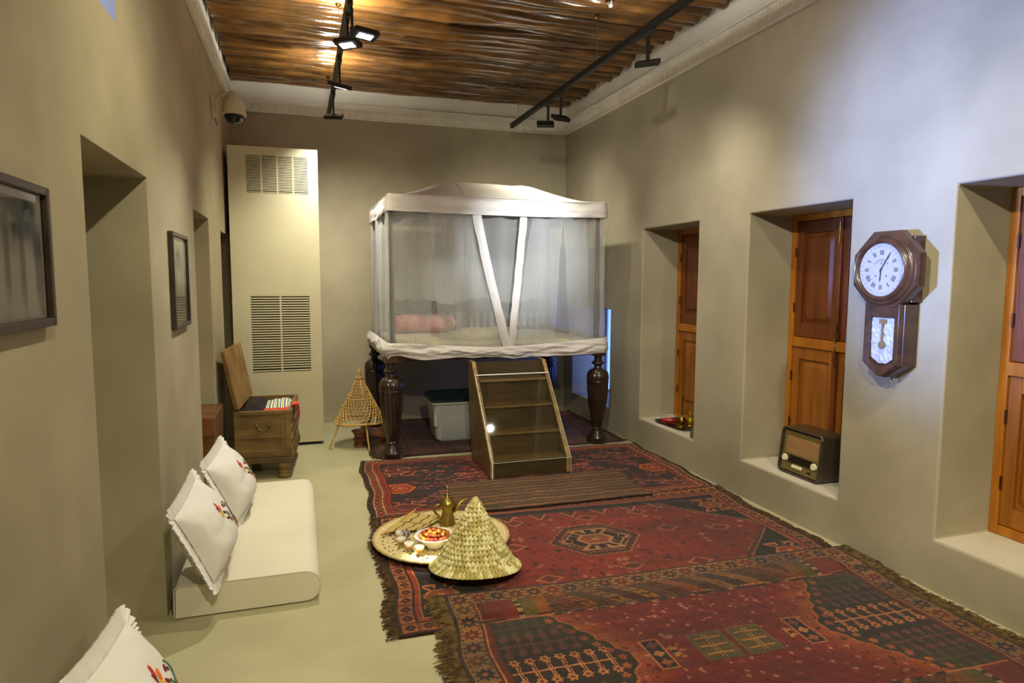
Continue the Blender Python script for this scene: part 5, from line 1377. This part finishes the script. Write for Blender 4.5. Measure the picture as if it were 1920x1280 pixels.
# folded flag fan
FANP = attr_mat('fan_weave', .8, .05, .3, 200, .2)
fa = thing('hand_fan', 'flat woven palm hand fan with dark zigzag lines lying on the tray back', 'fan', (0, 0, 0))
A0, A1, A2, A3 = (.455, 3.93, .064), (.672, 4.225, .066), (.845, 4.09, .056), (.655, 3.935, .052)
n, k = 60, 44
u, v = np.meshgrid(np.linspace(0, 1, n+1), np.linspace(0, 1, k+1), indexing='ij')
q = [np.array(p) for p in (A0, A1, A2, A3)]
V = q[0]*((1-u)*(1-v))[..., None]+q[1]*(u*(1-v))[..., None]+q[2]*(u*v)[..., None]+q[3]*((1-u)*v)[..., None]
V[..., 2] += .004*np.sin(u*5+v*3)+.0012*np.sin(u*150)*np.sin(v*110)
uc, vc = u[:-1, :-1]+.5/n, v[:-1, :-1]+.5/k
img = np.array((184, 160, 96))*(1+.10*np.sign(np.sin(uc*180)*np.sin(vc*130)))[..., None]*np.ones(uc.shape+(1,))
for off in (.22, .55, .85): 
    zg_ = np.abs(vc-off-.06*np.abs(((uc*7) % 2)-1)); img[zg_ < .022] = (70, 52, 34)
img[(np.abs(uc-.5) < .02)] = (96, 64, 40)
fo = grid_np('woven_blade', V, img, FANP, fa); q_ = fo.modifiers.new('s', 'SOLIDIFY'); q_.thickness = .004
MB().tube([(.432, 3.902, .066), (.56, 4.075, .067), (.69, 4.25, .069)], .0075, 8).build('stick', RAT, fa, 60)
# brass coffee pot
OLB = mat('aged_brass', (164, 144, 72), .36, metal=.9, col2=(130, 112, 50), scale=12, bump=.05, bscale=40)
cpot = thing('coffee_pot', 'brass coffee pot with pointed lid and long curved spout on the tray', 'coffee pot', (.862, 4.03, TZ0+.004))
MB().lathe([(0, 0), (.050, 0), (.052, .004), (.050, .016), (.042, .05), (.035, .082), (.034, .104), (.038, .124), (.046, .134)], 36).build('body', OLB, cpot, 40)
MB().lathe([(.047, .133), (.050, .138), (.050, .148), (.044, .166), (.03, .184), (.016, .196), (.010, .206), (.007, .214)], 36).build('lid', OLB, cpot, 40)
MB().lathe([(.007, .212), (.012, .218), (.006, .226), (.005, .236), (.010, .244), (.005, .252), (.0045, .262), (.008, .268), (.003, .278), (0, .284)], 16).build('finial', OLB, cpot, 40)
MB().tube([(-.040, 0, .145), (-.062, 0, .146), (-.082, 0, .13), (-.086, 0, .105), (-.072, 0, .078), (-.056, 0, .062), (-.050, 0, .035), (-.046, 0, .02)], [.006, .006, .0065, .0065, .006, .005, .005, .005], 10, flat=1.4).build('handle', OLB, cpot, 60)
MB().tube([(.030, 0, .078), (.050, 0, .10), (.064, 0, .13), (.082, 0, .15), (.108, 0, .166), (.132, 0, .172)], [.020, .026, .025, .019, .012, .005], 12, flat=.5).build('spout', OLB, cpot, 60)
MB().tube([(-.046, .0, .15), (-.052, 0, .165), (-.05, 0, .185)], .003, 6).build('thumb_piece', OLB, cpot, 60)
cpot.scale = (1.0, 1.0, .88)
# bowl of dates
POR = mat('white_porcelain', (228, 224, 214), .18, spec=.5, coat=.4)
bw = thing('date_bowl', 'white scalloped porcelain bowl heaped with fresh dates on the tray', 'bowl', (.712, 3.70, TZ0+.004))
MB().lathe([(0, 0), (.048, 0), (.05, .004), (.052, .008), (.078, .03), (.098, .056), (.112, .066), (.114, .069), (.108, .070), (.094, .060), (.074, .036), (.05, .014), (0, .012)], 72, rf=lambda a, z: 1+.028*abs(math.cos(4*a))*min(1, z/.05) if z > .02 else 1).build('bowl', POR, bw, 50)
DC = {'red': mat('date_red', (116, 34, 20), .25, col2=(150, 58, 28), scale=30, coat=.4), 'amber': mat('date_amber', (186, 100, 32), .25, col2=(166, 70, 28), scale=30, coat=.4), 'yellow': mat('date_yellow', (196, 148, 48), .25, col2=(186, 118, 40), scale=30, coat=.4)}
LB = {'red': 'ripe dark red fresh date in the white bowl', 'amber': 'half ripe orange fresh date in the white bowl', 'yellow': 'pale yellow fresh date in the white bowl'}
def date_mesh(c): return MB().lathe([(0, -.0165), (.006, -.0155), (.0105, -.009), (.012, 0), (.0105, .009), (.006, .0155), (.002, .0168), (0, .016)], 12).mesh('date', DC[c], 60)
dm = {c: date_mesh(c) for c in DC}; rn = random.Random(21)
def put(x, y, z):
    c = rn.choices(['red', 'amber', 'yellow'], [5, 4, 3])[0]
    o = bpy.data.objects.new('date', dm[c]); link(o); o.location = (bw.location.x+x, bw.location.y+y, bw.location.z+z)
    o.rotation_euler = (rn.uniform(.9, 2.2), rn.uniform(-.4, .4), rn.uniform(0, 6)); tag(o, LB[c], 'date', 'fresh %s dates in the bowl' % c)
for R_, n, z in ((.0, 1, .095), (.029, 7, .090), (.055, 13, .079), (.079, 19, .066)):
    for i in range(n):
        a = 2*PI*i/n+R_*30; put(R_*math.cos(a)+rn.uniform(-.002, .002), R_*math.sin(a)+rn.uniform(-.002, .002), z+rn.uniform(-.003, .003))
for R_, n, z in ((.02, 5, .068), (.05, 11, .055)):
    for i in range(n): a = 2*PI*i/n; put(R_*math.cos(a), R_*math.sin(a), z)
# cups
GOLDB = mat('cup_gold', (196, 156, 66), .3, metal=.5, col2=(176, 130, 48), scale=20)
def cup(label, x, y, z, rot=(0, 0, 0), stripes=False):
    t = thing('coffee_cup', label, 'cup', (x, y, z), rot, 'coffee cups on the tray')
    MB().lathe([(0, .002), (.012, 0), (.015, .001), (.0155, .004), (.020, .014), (.026, .028), (.0285, .042), (.0275, .0425), (.025, .030), (.018, .013), (0, .009)], 28).build('bowl', POR, t, 50)
    if stripes:
        for z0_ in (.012, .022, .032):
            r_ = .0195+.0095*(z0_-.012)/.03+.0012; MB().lathe([(r_-.001, z0_-.003), (r_+.0008, z0_-.002), (r_+.0024, z0_+.003), (r_+.001, z0_+.004)], 28, caps=False).build('dark_stripe', CLI, t, 50)
    else: MB().lathe([(.0162, .004), (.0172, .006), (.0212, .014), (.0270, .027), (.0265, .0275), (.0200, .014), (.0155, .005)], 28, caps=False).build('gold_band', GOLDB, t, 50)
cz = TZ0+.006
cup('small coffee cup with gold band, farthest one of the row toward the fan', .535, 3.865, cz)
cup('small coffee cup with gold band, second of the row counted from the fan', .528, 3.768, cz)
cup('small coffee cup with gold band, third of the row counted from the fan', .560, 3.685, cz)
cup('small coffee cup with gold band, the nearest one at the end of the row', .610, 3.618, cz+.0)
cup('dark striped coffee cup lying on its side between bowl and fan', .588, 3.862, cz+.030, (math.radians(88), 0, math.radians(-60)), True)
